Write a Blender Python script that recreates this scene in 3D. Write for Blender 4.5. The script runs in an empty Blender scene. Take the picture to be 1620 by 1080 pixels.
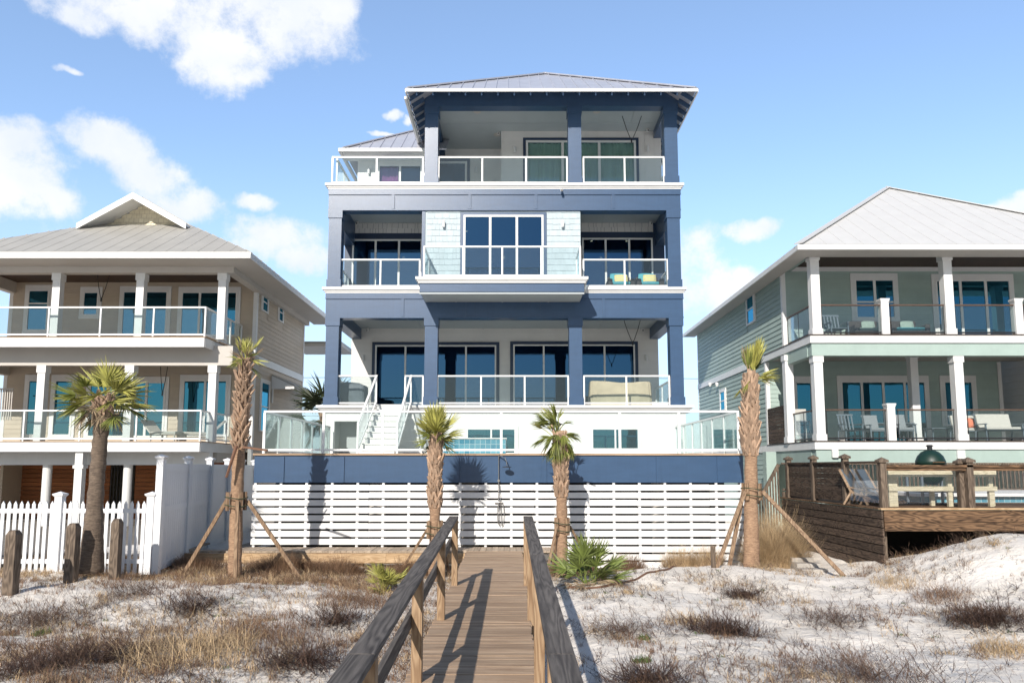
import bpy, math, random
from mathutils import Vector, Matrix, noise as mnoise
R = math.radians
random.seed(7)
C = bpy.context.scene.collection
scene = bpy.context.scene

# ------------------------------------------------------------------ camera
CZ = 1.95                      # eye height above the boardwalk (z = 0)
F = 1180.0; PT = math.atan(0.11); PY = 739 - F*math.tan(PT)
cam_d = bpy.data.cameras.new('camera'); cam = bpy.data.objects.new('camera', cam_d); C.objects.link(cam)
cam.location = (0, 0, CZ); cam.rotation_euler = (R(90)+PT, 0, 0)
cam_d.sensor_width = 36; cam_d.lens = 36*F/1620; cam_d.shift_y = (PY-540)/1620
cam_d.clip_start = 0.1; cam_d.clip_end = 20000
scene.camera = cam

# ------------------------------------------------------------------ light
SUN_AZ = R(16); SUN_TAN = 0.594       # light travels +Y, a little to +X, and down
dirv = Vector((math.tan(SUN_AZ), 1, -SUN_TAN)).normalized()
sl = bpy.data.lights.new('sun', 'SUN'); sl.energy = 5.0; sl.angle = R(0.5); sl.color = (1.0, 0.93, 0.84)
so = bpy.data.objects.new('sun', sl); C.objects.link(so)
so.rotation_euler = dirv.to_track_quat('-Z', 'Y').to_euler(); so.location = (-20, -60, 50)
EL = math.asin(-dirv.z)
scene.view_settings.view_transform = 'Standard'; scene.view_settings.look = 'None'
scene.view_settings.gamma = 1; scene.view_settings.exposure = 0.14
scene.cycles.max_bounces = 8; scene.cycles.transparent_max_bounces = 16

def ray(px, py):
    u = (px-810)/F; v = (PY-py)/F; c, s = math.cos(PT), math.sin(PT)
    return Vector((u, c-v*s, s+v*c))
def PX(px, py, Y):
    d = ray(px, py); return d.x*Y/d.y
def PZ(py, Y):
    d = ray(810, py); return CZ+d.z*Y/d.y

def N(nt, t, **kw):
    n = nt.nodes.new(t)
    for k, v in kw.items(): setattr(n, k, v)
    return n
def math_n(nt, op, a, b=None, c=None, clamp=False):
    n = nt.nodes.new('ShaderNodeMath'); n.operation = op; n.use_clamp = clamp
    for i, x in enumerate((a, b, c)):
        if x is None: continue
        if isinstance(x, (int, float)): n.inputs[i].default_value = x
        else: nt.links.new(x, n.inputs[i])
    return n.outputs[0]
def mixc(nt, fac, a, b, blend='MIX'):
    n = nt.nodes.new('ShaderNodeMix'); n.data_type = 'RGBA'; n.blend_type = blend
    for sock, x in ((n.inputs[0], fac), (n.inputs[6], a), (n.inputs[7], b)):
        if isinstance(x, (int, float)): sock.default_value = x
        elif isinstance(x, tuple): sock.default_value = (*x[:3], 1)
        else: nt.links.new(x, sock)
    return n.outputs[2]

# world: Nishita sky with cumulus placed by azimuth and elevation
w = bpy.data.worlds.new('World'); scene.world = w; w.use_nodes = True
nt = w.node_tree; nt.nodes.clear()
sky = N(nt, 'ShaderNodeTexSky', sky_type='NISHITA', sun_disc=False, sun_elevation=EL, sun_rotation=math.pi+SUN_AZ,
        air_density=1.0, dust_density=0.6, ozone_density=1.6)
tc = N(nt, 'ShaderNodeTexCoord'); sx = N(nt, 'ShaderNodeSeparateXYZ'); nt.links.new(tc.outputs['Generated'], sx.inputs[0])
az = math_n(nt, 'ARCTAN2', sx.outputs[0], sx.outputs[1]); el = math_n(nt, 'ARCSINE', sx.outputs[2])
def noise_n(nt, vec, scale, detail=6, rough=.6, w_=None):
    n = N(nt, 'ShaderNodeTexNoise'); n.inputs['Scale'].default_value = scale; n.inputs['Detail'].default_value = detail
    n.inputs['Roughness'].default_value = rough
    if vec is not None: nt.links.new(vec, n.inputs['Vector'])
    return n
wn = noise_n(nt, tc.outputs['Generated'], 7.0, 5, .6); ws = N(nt, 'ShaderNodeSeparateColor'); nt.links.new(wn.outputs['Color'], ws.inputs[0])
az = math_n(nt, 'MULTIPLY_ADD', math_n(nt, 'SUBTRACT', ws.outputs[0], .5), .09, az)
el2 = math_n(nt, 'MULTIPLY_ADD', math_n(nt, 'SUBTRACT', ws.outputs[1], .5), .07, el)
CL = [(430,25,150,75),(350,90,100,55),(210,5,170,45),(520,0,60,45),(395,125,45,22),(130,12,60,22),
      (30,290,105,62),(10,235,60,42),(100,325,45,22),(170,235,80,42),(235,280,80,42),(300,325,70,34),
      (435,380,85,42),(410,318,38,18),(470,410,55,26),
      (1105,405,55,55),(1125,460,115,50),(1190,365,60,22),(1180,440,45,20),(1612,330,40,24),(1570,338,26,13),
      (617,183,22,9),(640,196,12,8),(95,104,20,7),(600,215,26,6)]
m = None
for px, py, rx, ry in CL:
    d = ray(px, py).normalized(); a0 = math.atan2(d.x, d.y); e0 = math.asin(d.z)
    dx = math_n(nt, 'MULTIPLY', math_n(nt, 'SUBTRACT', az, a0), F/(rx*1.05)*1.15)
    dy = math_n(nt, 'MULTIPLY', math_n(nt, 'SUBTRACT', el2, e0), F/(ry*1.05)*1.1)
    q = math_n(nt, 'ADD', math_n(nt, 'MULTIPLY', dx, dx), math_n(nt, 'MULTIPLY', dy, dy))
    v = math_n(nt, 'SUBTRACT', 1.0, q)
    m = v if m is None else math_n(nt, 'SMOOTH_MAX', m, v, .3)
n2 = noise_n(nt, tc.outputs['Generated'], 19.0, 10, .68)
m = math_n(nt, 'MULTIPLY_ADD', math_n(nt, 'SUBTRACT', n2.outputs[0], .5), 2.6, m)
mr = N(nt, 'ShaderNodeMapRange', interpolation_type='SMOOTHSTEP'); nt.links.new(m, mr.inputs[0])
mr.inputs[1].default_value = -.1; mr.inputs[2].default_value = .95; mr.inputs[3].default_value = 0; mr.inputs[4].default_value = .93
# pale air near the horizon
hz = N(nt, 'ShaderNodeMapRange', interpolation_type='SMOOTHSTEP'); nt.links.new(el, hz.inputs[0])
hz.inputs[1].default_value = R(-2); hz.inputs[2].default_value = R(24); hz.inputs[3].default_value = .80; hz.inputs[4].default_value = .12
graded = mixc(nt, 1.0, sky.outputs[0], (2.45, 2.65, 2.85), 'MULTIPLY')
# the southern sky, deeper blue with less haze, and dimmed to cut fill light
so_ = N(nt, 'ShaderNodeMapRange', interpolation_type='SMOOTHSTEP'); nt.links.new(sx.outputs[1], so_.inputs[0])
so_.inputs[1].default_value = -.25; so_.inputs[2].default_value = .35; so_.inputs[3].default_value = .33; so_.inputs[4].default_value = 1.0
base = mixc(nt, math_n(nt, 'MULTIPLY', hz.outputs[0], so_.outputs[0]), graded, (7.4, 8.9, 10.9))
n3 = noise_n(nt, tc.outputs['Generated'], 9.0, 5, .55)
cr = N(nt, 'ShaderNodeMapRange'); nt.links.new(n3.outputs[0], cr.inputs[0]); cr.inputs[1].default_value = .3; cr.inputs[2].default_value = .65
ccol = mixc(nt, cr.outputs[0], (9.4, 10.0, 11.2), (11.6, 11.6, 11.6))
fin = mixc(nt, mr.outputs[0], base, ccol)
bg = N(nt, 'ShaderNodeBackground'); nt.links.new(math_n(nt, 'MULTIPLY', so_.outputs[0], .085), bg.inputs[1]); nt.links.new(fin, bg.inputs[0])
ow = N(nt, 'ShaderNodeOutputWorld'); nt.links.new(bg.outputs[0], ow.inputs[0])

# ------------------------------------------------------------------ materials
def mat(name, col, rough=.6, var=.0, vscale=3.0, bump=0., bscale=40., metallic=0., island=0., spec=.5, stretch=None, col2=None, streak=0):
    m = bpy.data.materials.new(name); m.use_nodes = True; nt = m.node_tree
    b = nt.nodes['Principled BSDF']; b.inputs['Roughness'].default_value = rough
    b.inputs['Metallic'].default_value = metallic; b.inputs['Specular IOR Level'].default_value = spec
    tc = N(nt, 'ShaderNodeTexCoord'); vec = tc.outputs['Object']
    if stretch:
        mp = N(nt, 'ShaderNodeMapping'); nt.links.new(vec, mp.inputs[0]); mp.inputs['Scale'].default_value = stretch; vec = mp.outputs[0]
    c = col
    if var or col2:
        n = noise_n(nt, vec, vscale, 7, .62)
        r = N(nt, 'ShaderNodeMapRange'); nt.links.new(n.outputs[0], r.inputs[0]); r.inputs[1].default_value = .32; r.inputs[2].default_value = .68
        lo = col2 or tuple(x*(1-var) for x in col); hi = col if col2 else tuple(min(1, x*(1+var*.6)) for x in col)
        c = mixc(nt, r.outputs[0], lo, hi)
    if streak:
        mp2 = N(nt, 'ShaderNodeMapping'); nt.links.new(tc.outputs['Object'], mp2.inputs[0]); mp2.inputs['Scale'].default_value = (5, 5, .35)
        n = noise_n(nt, mp2.outputs[0], 2.2, 6, .7)
        r = N(nt, 'ShaderNodeMapRange'); nt.links.new(n.outputs[0], r.inputs[0]); r.inputs[1].default_value = .45; r.inputs[2].default_value = .8; r.inputs[4].default_value = streak
        c = mixc(nt, r.outputs[0], c, tuple(x*.72 for x in col))
    if island:
        g = N(nt, 'ShaderNodeNewGeometry')
        f = math_n(nt, 'MULTIPLY_ADD', g.outputs['Random Per Island'], island*2, 1-island)
        cc = N(nt, 'ShaderNodeCombineXYZ')
        for i in range(3): nt.links.new(f, cc.inputs[i])
        c = mixc(nt, 1.0, c, cc.outputs[0], 'MULTIPLY')
    if isinstance(c, tuple): b.inputs['Base Color'].default_value = (*c, 1)
    else: nt.links.new(c, b.inputs['Base Color'])
    if bump:
        n = noise_n(nt, vec, bscale, 6, .65); bp = N(nt, 'ShaderNodeBump'); bp.inputs['Strength'].default_value = bump
        bp.inputs['Distance'].default_value = .02; nt.links.new(n.outputs[0], bp.inputs['Height']); nt.links.new(bp.outputs[0], b.inputs['Normal'])
    return m

def wood(name, cd, cl, axis=1, rough=.75, island=.18, rings=True, sc=1.0, grain=.5, swirl=.13, along=1.6):
    m = bpy.data.materials.new(name); m.use_nodes = True; nt = m.node_tree
    b = nt.nodes['Principled BSDF']; b.inputs['Roughness'].default_value = rough; b.inputs['Specular IOR Level'].default_value = .3
    tc = N(nt, 'ShaderNodeTexCoord'); g = N(nt, 'ShaderNodeNewGeometry')
    off = N(nt, 'ShaderNodeVectorMath', operation='ADD'); cx = N(nt, 'ShaderNodeCombineXYZ')
    o = math_n(nt, 'MULTIPLY', g.outputs['Random Per Island'], 37.0)
    for i in range(3): nt.links.new(o, cx.inputs[i])
    nt.links.new(tc.outputs['Object'], off.inputs[0]); nt.links.new(cx.outputs[0], off.inputs[1])
    mp = N(nt, 'ShaderNodeMapping'); s = [14*sc]*3; s[axis] = .9*sc; mp.inputs['Scale'].default_value = s; nt.links.new(off.outputs[0], mp.inputs[0])
    n1 = noise_n(nt, mp.outputs[0], 1.4, 8, .7)
    f = n1.outputs[0]
    if rings:
        mp2 = N(nt, 'ShaderNodeMapping'); s = [9*sc]*3; s[axis] = along*sc; mp2.inputs['Scale'].default_value = s; nt.links.new(off.outputs[0], mp2.inputs[0])
        n2 = noise_n(nt, mp2.outputs[0], .55, 2, .5)
        wv = math_n(nt, 'SINE', math_n(nt, 'MULTIPLY', n2.outputs[0], 75.0))
        f = math_n(nt, 'ADD', math_n(nt, 'MULTIPLY', f, .75), math_n(nt, 'MULTIPLY_ADD', wv, swirl, .13))
    r = N(nt, 'ShaderNodeMapRange'); nt.links.new(f, r.inputs[0]); r.inputs[1].default_value = .3; r.inputs[2].default_value = .7
    c = mixc(nt, r.outputs[0], cd, cl)
    kf = math_n(nt, 'MULTIPLY_ADD', g.outputs['Random Per Island'], island*2, 1-island)
    cc = N(nt, 'ShaderNodeCombineXYZ')
    for i in range(3): nt.links.new(kf, cc.inputs[i])
    c = mixc(nt, 1.0, c, cc.outputs[0], 'MULTIPLY')
    nt.links.new(c, b.inputs['Base Color'])
    bp = N(nt, 'ShaderNodeBump'); bp.inputs['Strength'].default_value = grain; bp.inputs['Distance'].default_value = .006
    nt.links.new(f, bp.inputs['Height']); nt.links.new(bp.outputs[0], b.inputs['Normal'])
    return m

def glassmat(name, tint, gloss, fac, thru=(.5,.5,.5), fres=True, rough=.0, wav=0., haze=.12):
    m = bpy.data.materials.new(name); m.use_nodes = True; nt = m.node_tree; nt.nodes.clear()
    o = N(nt, 'ShaderNodeOutputMaterial'); mx = N(nt, 'ShaderNodeMixShader')
    t = N(nt, 'ShaderNodeBsdfTransparent'); t.inputs[0].default_value = (*thru, 1)
    g = N(nt, 'ShaderNodeBsdfGlossy'); g.inputs[0].default_value = (*gloss, 1); g.inputs['Roughness'].default_value = rough
    d = N(nt, 'ShaderNodeBsdfDiffuse'); d.inputs[0].default_value = (*tint, 1)
    m2 = N(nt, 'ShaderNodeMixShader'); m2.inputs[0].default_value = haze if thru != (0,0,0) else 1.0
    nt.links.new(t.outputs[0], m2.inputs[1]); nt.links.new(d.outputs[0], m2.inputs[2])
    if fres:
        lw = N(nt, 'ShaderNodeLayerWeight'); lw.inputs[0].default_value = .5
        p = math_n(nt, 'POWER', lw.outputs['Facing'], 4.0)
        ff = math_n(nt, 'MULTIPLY_ADD', p, 1-fac, fac); nt.links.new(ff, mx.inputs[0])
    else: mx.inputs[0].default_value = fac
    if wav:
        tc = N(nt, 'ShaderNodeTexCoord'); n = noise_n(nt, tc.outputs['Object'], .9, 2, .5); bp = N(nt, 'ShaderNodeBump')
        bp.inputs['Strength'].default_value = wav; bp.inputs['Distance'].default_value = .02
        nt.links.new(n.outputs[0], bp.inputs['Height']); nt.links.new(bp.outputs[0], g.inputs['Normal'])
    nt.links.new(m2.outputs[0], mx.inputs[1]); nt.links.new(g.outputs[0], mx.inputs[2]); nt.links.new(mx.outputs[0], o.inputs[0])
    return m
def emis(name, col, s):
    m = bpy.data.materials.new(name); m.use_nodes = True; b = m.node_tree.nodes['Principled BSDF']
    b.inputs['Emission Color'].default_value = (*col, 1); b.inputs['Emission Strength'].default_value = s; b.inputs['Base Color'].default_value = (*col, 1)
    return m

M = {}
M['white'] = mat('white_paint', (.73,.73,.72), .45, .05, 1.5, .06, 60, streak=.12)
M['whiteboard'] = mat('white_board', (.78,.78,.775), .5, .08, 2, .12, 40, island=.05, streak=.25)
M['rail'] = mat('white_powder_coat', (.83,.83,.82), .3)
M['vinyl'] = mat('white_vinyl', (.76,.77,.79), .35, .04, 1.2, streak=.08)
M['navy'] = mat('navy_paint', (.037,.082,.165), .33, .10, 1.6, .10, 45, stretch=(1,1,4), spec=.55, streak=.40)
M['navydeep'] = mat('navy_trim', (.020,.042,.09), .45, .06, 2)
M['soffit'] = mat('grey_soffit', (.42,.46,.475), .6, .05, 1)
M['offwhite'] = mat('offwhite_wall', (.70,.69,.665), .6, .05, 1.5, island=.03)
M['shingle'] = mat('white_shingle', (.44,.52,.56), .6, .06, 3, .15, 60, stretch=(5,5,1), island=.05)
M['metalroof'] = mat('galvalume_roof', (.52,.53,.58), .38, .10, 1.5, .05, 12, metallic=.35, island=.05)
M['dark'] = mat('dark_void', (.015,.014,.013), .9)  # near-black that stands in for unlit space below the decks
M['room'] = mat('room_paint', (.10,.10,.10), .9, .2, 1)
M['pane'] = glassmat('door_glass', (.01,.02,.04), (.20,.50,.86), .24, (.20,.23,.24), wav=.03)
M['paneclear'] = glassmat('curtained_glass', (.02,.03,.05), (.30,.52,.80), .09, (.88,.92,.92), wav=.03)
M['panen'] = glassmat('neighbour_glass', (.004,.02,.035), (.12,.50,.74), .38, (0,0,0), wav=.14)
M['glass'] = glassmat('railing_glass', (.45,.55,.58), (.85,.95,1.0), .035, (.90,.935,.935), rough=.01, haze=.018)
M['clear'] = glassmat('clear_panel', (.5,.5,.5), (.9,.95,.97), .03, (.97,.975,.975), haze=.01)
M['frost'] = glassmat('pool_glass', (.5,.58,.58), (.85,.95,.97), .06, (.84,.90,.89), rough=.03, haze=.05)
M['lamp'] = emis('downlight_glow', (1, .82, .55), 14)
M['tan'] = mat('tan_siding', (.50,.425,.335), .6, .07, 2, .05, 60, island=.04, streak=.1)
M['mint'] = mat('mint_siding', (.345,.44,.405), .6, .07, 2, .05, 60, island=.04, streak=.1)
M['corr'] = None
M['soffitl'] = mat('beige_soffit', (.52,.49,.45), .7, .05, 1)
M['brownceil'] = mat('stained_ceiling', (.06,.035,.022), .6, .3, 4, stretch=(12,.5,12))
M['cedar'] = wood('cedar_slats', (.22,.075,.03), (.38,.15,.06), 0, rings=False)
M['deckwood'] = wood('sunbleached_deck', (.20,.125,.078), (.50,.37,.255), 0, island=.16, rings=False)
M['deckedge'] = wood('new_pine_edge', (.33,.21,.11), (.54,.39,.24), 0, island=.1)
M['railwood'] = wood('weathered_handrail', (.045,.038,.034), (.16,.14,.122), 1, island=.10, grain=.9, sc=1.3, swirl=.10, along=.55)
M['post'] = wood('pine_post', (.22,.135,.075), (.43,.30,.185), 2, island=.14)
M['greypost'] = wood('weathered_post', (.065,.048,.036), (.19,.145,.108), 2, island=.12, grain=.9)
M['oldwood'] = wood('old_dark_boards', (.035,.02,.012), (.21,.125,.07), 0, island=.3, grain=.9)
M['oldwoody'] = wood('old_boards_shaded_side', (.028,.019,.014), (.12,.085,.063), 1, island=.3, grain=.9)  # darker copy of the boards, shade of the side faces in its colour
M['benchwood'] = wood('pale_treated_wood', (.42,.38,.26), (.60,.55,.42), 0, island=.06)
M['brace'] = wood('brace_timber', (.15,.09,.055), (.36,.25,.16), 2, island=.2)
M['tile'] = None
M['black'] = mat('black_metal', (.02,.02,.022), .4)
M['steel'] = mat('shower_steel', (.45,.44,.43), .25, metallic=.9)
M['cover'] = mat('beige_cover', (.52,.44,.31), .8, .12, 3, .35, 7)
M['greycover'] = mat('grey_cover', (.13,.15,.17), .8, .12, 3, .3, 6)
M['wicker'] = mat('dark_wicker', (.05,.042,.04), .7, .3, 40, .6, 90)
M['teal'] = mat('teal_cushion', (.09,.36,.42), .85, .08, 8)
M['yellow'] = mat('yellow_stripe', (.80,.66,.13), .85)
M['cream'] = mat('cream_cloth', (.52,.50,.46), .85)
M['sage'] = mat('sage_cushion', (.25,.33,.29), .85, .1, 8)
M['greycush'] = mat('grey_cushion', (.22,.24,.26), .85)
M['coral'] = mat('coral_cushion', (.75,.22,.12), .85)
M['greyfurn'] = mat('slate_furniture', (.12,.15,.18), .5)
M['greygreen'] = mat('green_ceramic', (.006,.028,.020), .45, .1, 12, .1, 60)
M['concrete'] = mat('pale_concrete', (.42,.39,.35), .85, .15, 4, .3, 30)
M['strap'] = mat('green_strap', (.05,.06,.03), .7)
M['curtg'] = mat('green_curtain', (.64,.88,.70), .9, .1, 3)
M['curtp'] = mat('purple_curtain', (.55,.16,.42), .9, .1, 3)
M['pipe'] = mat('rusty_hose', (.17,.085,.05), .7, .3, 9)
M['palmtrunk'] = mat('palm_trunk', (.46,.30,.19), .9, vscale=4, bump=1., bscale=9, stretch=(3,3,9), col2=(.22,.135,.085))
M['palmold'] = mat('old_palm_trunk', (.22,.165,.12), .9, vscale=4, bump=1., bscale=8, stretch=(2.5,2.5,9), col2=(.085,.062,.048))
M['boot'] = mat('palm_boots', (.40,.275,.19), .85, .35, 7, .5, 30, island=.30, stretch=(2,2,.6))
M['frond'] = mat('palm_green', (.19,.215,.05), .5, .35, 3, island=.35, spec=.4)
M['frondy'] = mat('palm_yellow_green', (.36,.35,.09), .5, .35, 3, island=.30, spec=.4)
M['frondd'] = mat('dead_frond', (.30,.225,.145), .85, .3, 5, island=.3)
M['palmetto'] = mat('palmetto_green', (.15,.19,.045), .55, .3, 4, island=.3)
M['straw'] = mat('straw_grass', (.50,.365,.215), .85, .25, 2, island=.35)
M['tawny'] = mat('tawny_grass', (.21,.125,.072), .9, .25, 2, island=.35)
M['twig'] = mat('grey_twigs', (.13,.083,.058), .9, .25, 3, island=.4)
M['darktwig'] = mat('dark_twigs', (.07,.038,.025), .9, .25, 3, island=.4)
M['herb'] = mat('green_herb', (.10,.15,.04), .8, .3, 6, island=.3)
def sandmat():
    m = bpy.data.materials.new('white_sand'); m.use_nodes = True; nt = m.node_tree; b = nt.nodes['Principled BSDF']
    b.inputs['Roughness'].default_value = .95; b.inputs['Specular IOR Level'].default_value = .15
    tc = N(nt, 'ShaderNodeTexCoord'); o = tc.outputs['Object']
    n = noise_n(nt, o, .9, 8, .6); r = N(nt, 'ShaderNodeMapRange'); nt.links.new(n.outputs[0], r.inputs[0]); r.inputs[1].default_value = .35; r.inputs[2].default_value = .7
    c = mixc(nt, r.outputs[0], (.76,.70,.62), (.89,.835,.765))
    n2 = noise_n(nt, o, 45, 4, .8); r2 = N(nt, 'ShaderNodeMapRange'); nt.links.new(n2.outputs[0], r2.inputs[0]); r2.inputs[1].default_value = .60; r2.inputs[2].default_value = .74; r2.inputs[4].default_value = .35
    c = mixc(nt, r2.outputs[0], c, (.30,.235,.175)); nt.links.new(c, b.inputs['Base Color'])
    n3 = noise_n(nt, o, 3.2, 8, .66); n4 = noise_n(nt, o, 26, 5, .7)
    h = math_n(nt, 'ADD', n3.outputs[0], math_n(nt, 'MULTIPLY', n4.outputs[0], .07))
    bp = N(nt, 'ShaderNodeBump'); bp.inputs['Strength'].default_value = .8; bp.inputs['Distance'].default_value = .13
    nt.links.new(h, bp.inputs['Height']); nt.links.new(bp.outputs[0], b.inputs['Normal']); return m
M['sand'] = sandmat()
def corrmat():
    m = bpy.data.materials.new('corrugated_roof'); m.use_nodes = True; nt = m.node_tree; b = nt.nodes['Principled BSDF']
    b.inputs['Roughness'].default_value = .55; b.inputs['Metallic'].default_value = .0
    tc = N(nt, 'ShaderNodeTexCoord'); n = noise_n(nt, tc.outputs['Object'], 1.2, 6, .6)
    c = mixc(nt, n.outputs[0], (.31,.30,.275), (.43,.415,.38)); nt.links.new(c, b.inputs['Base Color']); return m
M['corr'] = corrmat()
def tilemat():
    m = bpy.data.materials.new('blue_mosaic'); m.use_nodes = True; nt = m.node_tree; b = nt.nodes['Principled BSDF']; b.inputs['Roughness'].default_value = .2
    tc = N(nt, 'ShaderNodeTexCoord'); mp = N(nt, 'ShaderNodeMapping'); nt.links.new(tc.outputs['Object'], mp.inputs[0]); mp.inputs['Rotation'].default_value = (R(90),0,0)
    bt = N(nt, 'ShaderNodeTexBrick'); nt.links.new(mp.outputs[0], bt.inputs[0]); bt.offset = 0
    for k, v in (('Color1', (.05,.22,.32,1)), ('Color2', (.14,.36,.45,1)), ('Mortar', (.45,.55,.58,1))): bt.inputs[k].default_value = v
    bt.inputs['Scale'].default_value = 1; bt.inputs['Brick Width'].default_value = .15; bt.inputs['Row Height'].default_value = .15; bt.inputs['Mortar Size'].default_value = .006
    nt.links.new(bt.outputs[0], b.inputs['Base Color']); return m
M['tile'] = tilemat()
def watermat():
    m = bpy.data.materials.new('sea_water'); m.use_nodes = True; nt = m.node_tree; b = nt.nodes['Principled BSDF']
    b.inputs['Base Color'].default_value = (.02,.12,.15,1); b.inputs['Roughness'].default_value = .15
    tc = N(nt, 'ShaderNodeTexCoord'); n = noise_n(nt, tc.outputs['Object'], .4, 6, .6); bp = N(nt, 'ShaderNodeBump'); bp.inputs['Strength'].default_value = .6
    bp.inputs['Distance'].default_value = .6; nt.links.new(n.outputs[0], bp.inputs['Height']); nt.links.new(bp.outputs[0], b.inputs['Normal']); return m
M['sea'] = watermat()

# ------------------------------------------------------------------ mesh helpers
WL = {}
def wloc(p): return WL.get(p.name, Vector((0,0,0))) if p else Vector((0,0,0))
class MB:
    def __init__(s, fn=None): s.v = []; s.f = []; s.fn = fn
    def add(s, vs, fs):
        o = len(s.v)
        s.v += [Vector(s.fn(*p)) if s.fn else Vector(p) for p in vs]; s.f += [tuple(i+o for i in f) for f in fs]; return s
    def box(s, x0, x1, y0, y1, z0, z1):
        if x0 > x1: x0, x1 = x1, x0
        if y0 > y1: y0, y1 = y1, y0
        if z0 > z1: z0, z1 = z1, z0
        return s.add([(x0,y0,z0),(x1,y0,z0),(x1,y1,z0),(x0,y1,z0),(x0,y0,z1),(x1,y0,z1),(x1,y1,z1),(x0,y1,z1)],
              [(0,3,2,1),(4,5,6,7),(0,1,5,4),(1,2,6,5),(2,3,7,6),(3,0,4,7)])
    def bar(s, a, b, w, h, up=(0,0,1), w2=None, h2=None):
        a, b = Vector(a), Vector(b); d = (b-a).normalized(); up = Vector(up)
        if abs(d.dot(up)) > .99: up = Vector((0,1,0))
        sd = d.cross(up).normalized(); u = sd.cross(d).normalized(); vs = []
        for p, ww, hh in ((a, w, h), (b, w2 or w, h2 or h)):
            for i, j in ((-1,-1),(1,-1),(1,1),(-1,1)): vs.append(p+sd*ww/2*i+u*hh/2*j)
        return s.add(vs, [(0,1,2,3),(7,6,5,4),(0,4,5,1),(1,5,6,2),(2,6,7,3),(3,7,4,0)])
    def tube(s, pts, rad, n=10, cap=True):
        pts = [Vector(p) for p in pts]; rings = []; o = 0; vs = []; fs = []
        r = rad if isinstance(rad, (list, tuple)) else [rad]*len(pts)
        ref = Vector((0,0,1))
        for i, p in enumerate(pts):
            d = (pts[min(i+1, len(pts)-1)]-pts[max(i-1, 0)]).normalized()
            if abs(d.dot(ref)) > .95: ref = Vector((1,0,0))
            a = d.cross(ref).normalized(); b = d.cross(a)
            for k in range(n):
                t = 2*math.pi*k/n; vs.append(p+(a*math.cos(t)+b*math.sin(t))*r[i])
        for i in range(len(pts)-1):
            for k in range(n): fs.append((i*n+k, i*n+(k+1)%n, (i+1)*n+(k+1)%n, (i+1)*n+k))
        if cap: fs += [tuple(range(n-1,-1,-1)), tuple((len(pts)-1)*n+k for k in range(n))]
        return s.add(vs, fs)
    def lathe(s, c, prof, n=20):
        c = Vector(c); vs = []; fs = []
        for r, z in prof:
            for k in range(n): t = 2*math.pi*k/n; vs.append((c.x+r*math.cos(t), c.y+r*math.sin(t), c.z+z))
        for i in range(len(prof)-1):
            for k in range(n): fs.append((i*n+k, i*n+(k+1)%n, (i+1)*n+(k+1)%n, (i+1)*n+k))
        fs += [tuple(range(n-1,-1,-1)), tuple((len(prof)-1)*n+k for k in range(n))]
        return s.add(vs, fs)
    def quad(s, *p): return s.add(p, [tuple(range(len(p)))])
    def build(s, name, m, parent=None, smooth=False, bevel=0., loc=None):
        me = bpy.data.meshes.new(name); L = wloc(parent) if parent else Vector(loc or (0,0,0))
        me.from_pydata([v-L for v in s.v], [], s.f); me.materials.append(m); me.update()
        if smooth: me.polygons.foreach_set('use_smooth', [True]*len(me.polygons))
        o = bpy.data.objects.new(name, me); C.objects.link(o)
        if parent: o.parent = parent; WL[o.name] = L
        else: o.location = L; WL[o.name] = L
        if bevel:
            b = o.modifiers.new('bevel', 'BEVEL'); b.width = bevel; b.segments = 2; b.limit_method = 'ANGLE'
        return o
def tag(o, label, cat, group=None, kind=None):
    if label: o['label'] = label
    if cat: o['category'] = cat
    if group: o['group'] = group
    if kind: o['kind'] = kind
    return o
def thing(name, label, cat, loc, group=None):
    o = bpy.data.objects.new(name, None); C.objects.link(o); o.location = loc; o.empty_display_size = .3
    WL[o.name] = Vector(loc); return tag(o, label, cat, group)
def dup(root, loc, label=None, rotz=0, scale=1, group=None):
    r = root.copy(); C.objects.link(r); r.location = loc; r.rotation_euler = (0,0,rotz); r.scale = (scale,)*3
    if label: r['label'] = label
    if group: r['group'] = group
    for ch in list(root.children):
        c = ch.copy(); C.objects.link(c); c.parent = r
        for g in ch.children: d = g.copy(); C.objects.link(d); d.parent = c
    return r
# wall-facing coordinate frames: (u, n, z), n = outward from the wall
def FY(Y): return lambda u, n, z: (u, Y-n, z)             # faces the camera
def FXp(X): return lambda u, n, z: (X+n, u, z)            # faces +x
def FXm(X): return lambda u, n, z: (X-n, u, z)            # faces -x
def cut(u0, u1, z0, z1, holes):
    iv = [(u0, u1)]
    for a, b, c, d in holes:
        if c < z1-.001 and d > z0+.001:
            nv = []
            for p, q in iv:
                if b <= p or a >= q: nv.append((p, q)); continue
                if a > p: nv.append((p, a))
                if b < q: nv.append((b, q))
            iv = nv
    return iv
def wall(fn, u0, u1, z0, z1, holes=(), t=.15):
    mb = MB(fn); zs = sorted({z0, z1, *[min(max(h[2], z0), z1) for h in holes], *[min(max(h[3], z0), z1) for h in holes]})
    for za, zb in zip(zs, zs[1:]):
        for a, b in cut(u0, u1, za, zb, holes): mb.box(a, b, -t, 0, za, zb)
    return mb
def lap(fn, u0, u1, z0, z1, holes=(), h=.19, d=.022):
    mb = MB(fn); z = z0
    while z < z1-.01:
        zt = min(z+h, z1)
        for a, b in cut(u0, u1, z+.02, zt-.02, holes):
            mb.add([(a,.004,zt),(b,.004,zt),(b,d,z),(a,d,z),(a,.002,z),(b,.002,z)], [(0,1,2,3),(3,2,5,4)])
        z = zt
    return mb
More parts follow.
